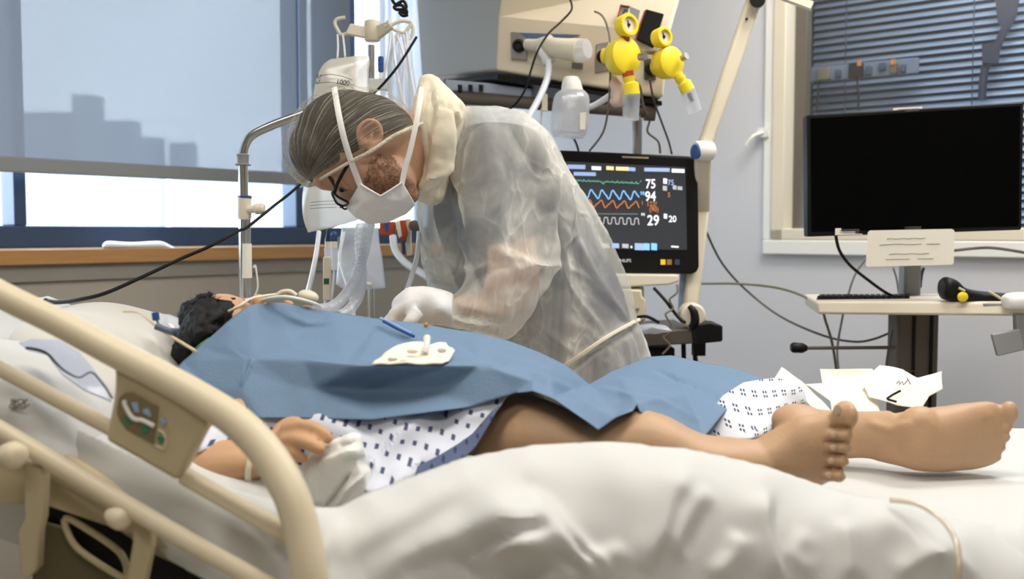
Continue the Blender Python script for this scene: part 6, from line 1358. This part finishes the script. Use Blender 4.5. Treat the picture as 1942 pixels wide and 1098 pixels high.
m = M(); m.box((P(1738, 600, 2.4).x, 2.42, .06), (.55, .06, .05)); m.box((P(1738, 600, 2.4).x, 2.42, .06), (.06, .5, .05)); m.obj('base', m_dgrey, ct, bevel=.01)
for dx, dy in ((-.25, 0), (.25, 0), (0, -.23), (0, .23)): m = M(); m.ell((P(1738, 600, 2.4).x+dx, 2.42+dy, .03), (.03, .012, .03)); m.obj('castor', m_black, ct)
m = M(); m.tube(PP([(1515, 660, 2.34), (1698, 659, 2.38)]), .0042, 12); m.obj('side_handle', m_dgrey, ct)
m = M(); m.tube(PP([(1500, 659, 2.34), (1504, 659, 2.34), (1522, 660, 2.34), (1530, 660, 2.34)]), [.009, .0125, .012, .007], 14); m.obj('handle_grip', m_black, ct)
m = M(); m.prism([(1928, 596, 2.12), (1975, 596, 2.12), (1970, 668, 2.12), (1930, 660, 2.12)], .02); m.prism([(1882, 634, 2.10), (1935, 624, 2.10), (1944, 664, 2.10), (1893, 676, 2.10)], .012); m.obj('tray_bracket', m_grey, ct, bevel=.003)
ds = thing('computer_display', P(1735, 450, 2.3), 'wide black switched off computer display on the cart', 'display')
m = M(); m.prism([P(1530, 218, cz(1530)), P(1942, 193, cz(1942)), P(1938, 436, cz(1938)), P(1532, 449, cz(1532))], .035); m.obj('casing', m_black, ds, bevel=.004)
m = M(); m.prism([P(1537, 225, cz(1537)-.001), P(1935, 201, cz(1935)-.001), P(1932, 429, cz(1932)-.001), P(1539, 440, cz(1539)-.001)], .002); m.obj('dark_screen', mat('screen_off', S(5, 5, 5), .25, spec=.08), ds, smooth=False)
m = M(); m.box(P(1735, 420, 2.40), (.12, .05, .10)); m.obj('mount_plate', m_grey, ds)
def label(px0, py0, px1, py1, dy, lab, lines=2):
    t = thing('sticker', P((px0+px1)/2, py1, 2.2), lab, 'sticker', 'cream asset stickers on the black display')
    Y = lambda x: cz(x)-.003
    m = M(); m.prism([P(px0, py0, Y(px0)), P(px1, py0+dy, Y(px1)), P(px1, py1+dy, Y(px1)), P(px0, py1, Y(px0))], .002); m.obj('label_paper', m_paper, t)
    for i in range(lines):
        yy = py0+3+i*(py1-py0-5)/max(1, lines)
        m = M(); m.tube([P(px0+4, yy, Y(px0)-.001), P(px1-6, yy+dy*.9, Y(px1)-.001)], .0006, 5); m.obj('print_line', m_inkg, t)
label(1694, 205, 1749, 218, -3, 'cream sticker at the middle of the display top edge')
label(1584, 433, 1636, 446, -1, 'cream sticker at the lower left corner of the display', 3)
label(1682, 429, 1753, 440, -2, 'cream sticker at the display bottom edge above the note sheet', 2)
nt_ = thing('note_sheet', P(1727, 505, 2.2), 'large cream note sheet with faint lines of text taped below the display', 'note')
NYf = lambda x: cz(x)-.02
m = M(); m.prism([P(x, y, NYf(x)) for x, y in ((1650, 437), (1805, 434), (1810, 437), (1809, 497), (1806, 502), (1645, 506), (1642, 503), (1646, 441))], .0015); m.obj('paper', m_paper, nt_)
for (x0, x1, y) in ((1682, 1755, 453), (1668, 1748, 464), (1757, 1782, 463), (1686, 1762, 482), (1680, 1725, 492), (1740, 1770, 491)):
    m = M(); n_ = 24; m.tube([P(x, y+.6*math.sin(x*1.7)-(x-x0)*.015, NYf(x)-.001) for x in np.linspace(x0, x1, n_)], .0006, 5); m.obj('text_line', m_inkg, nt_)
kb = thing('keyboard', P(1640, 570, 2.45), 'black keyboard lying flat on the cart tray, seen edge on', 'keyboard')
pa, pb = P(1548, 572, 2.42), P(1725, 572, 2.34)
d_ = (pb-pa).normalized(); n_ = Vector((-d_.y, d_.x, 0))
m = M(); m.prism([pa+Vector((0, 0, .0)), pb, pb+Vector((0, 0, .008)), pa+Vector((0, 0, .008))], .12, n_); m.obj('key_frame', m_black, kb, bevel=.002)
for r_ in range(3):
    for i in range(16):
        c_ = pa+d_*((i+.5)*(pb-pa).length/16)+n_*(.02+r_*.035)+Vector((0, 0, .010)); M().box(c_, (.0105, .024, .005), math.atan2(d_.y, d_.x)).obj('key', m_black, kb, smooth=False)
sc_ = thing('barcode_scanner', P(1840, 570, 2.2), 'black hand held barcode scanner with a yellow round button on the cart tray', 'scanner')
m = M(); m.loft([(1786, 530, 1784, 560, 2.22, .020), (1795, 525, 1790, 568, 2.22, .028), (1812, 531, 1808, 572, 2.22, .028), (1828, 545, 1828, 573, 2.21, .022), (1860, 552, 1860, 576, 2.20, .019), (1910, 556, 1908, 576, 2.18, .018), (1935, 558, 1932, 576, 2.17, .014)], 24, 4, e=.85); m.obj('scanner_body', m_black, sc_)
m = M(); m.lathe(P(1826, 563, 2.185), (0, -1, 0), [(-.004, .011), (.002, .011), (.004, .008)], 20); m.obj('button', m_yel, sc_)
m = M(); m.tube(PP([(1818, 546, 2.19), (1830, 552, 2.185)]), .003, 8); m.obj('trigger', m_creamd, sc_)
m = M(); m.tube(PP([(1874, 552, 2.17), (1888, 560, 2.16), (1906, 572, 2.15)]), .003, 8, 3); m.obj('pale_strap', m_creamd, sc_)
m = M(); m.loft([(1906, 565, 1908, 583, 2.12, .02), (1915, 556, 1915, 585, 2.12, .03), (1950, 554, 1950, 585, 2.11, .032), (1975, 562, 1975, 585, 2.10, .02)], 24, 3, e=.8); m.obj('computer_mouse', m_white, label='white computer mouse at the far right end of the cart tray', cat='mouse')
m = M(); m.prism([(1866, 576, 2.17), (1908, 577, 2.15), (1908, 588, 2.15), (1866, 586, 2.17)], .01); m.obj('mouse_mat', m_grey, label='grey pad edge under the barcode scanner handle', cat='pad')
m = M(); m.tube(PP([(1585, 447, 2.33), (1592, 475, 2.33), (1612, 503, 2.34), (1645, 530, 2.36), (1680, 555, 2.38), (1702, 564, 2.38)]), .0036, 10, 5); m.tube(PP([(1698, 562, 2.38), (1722, 568, 2.38)]), [.0055, .0045], 10); m.obj('display_cable', m_black, label='black cable hanging from the display sticker corner to the keyboard end', cat='cable')
wire([(1752, 508, 2.46), (1748, 520, 2.46), (1745, 545, 2.47)], .004, m_frame, 'short dark blue cable just right of the display post', 'cable', 'cable')
wire([(1694, 508, 2.5), (1700, 528, 2.5), (1705, 560, 2.5)], .0025, m_grey, 'thin grey cable just left of the display post', 'cable', 'cable')
wire([(1692, 625, 2.42), (1685, 660, 2.44), (1680, 700, 2.46)], .003, m_grey, 'pale grey cable hanging close to the left side of the cart column', 'cable', 'cable')
# white cloth on the window sill
a = hit(192, 470, 1, .0); 
m = M()
ns = 26
top = [(193, 466), (198, 457), (210, 456), (235, 459), (262, 459), (285, 457), (308, 456), (318, 463), (335, 471)]
bot = [(194, 472), (200, 473), (215, 473), (235, 473), (262, 473), (285, 473), (308, 473), (320, 473), (338, 473)]
vs = []
for off in (.028, -.03):
    for (x, y) in top: vs.append(hit(x, y, 1, off))
    for (x, y) in bot: vs.append(hit(x, y, 1, off))
n = len(top)
m.v = vs
for i in range(n-1):
    m.f.append([i, i+1, n+i+1, n+i]); m.f.append([2*n+i, 2*n+i+1, 3*n+i+1, 3*n+i]); m.f.append([i, i+1, 2*n+i+1, 2*n+i]); m.f.append([n+i, n+i+1, 3*n+i+1, 3*n+i])
m.f.append([0, n, 3*n, 2*n]); m.f.append([n-1, 2*n-1, 4*n-1, 3*n-1])
m.obj('paper_towel', mat('bright_tissue', S(248, 248, 250), .9), sub=2, smooth=True, label='crumpled white paper towel lying on the window sill at left', cat='paper towel')
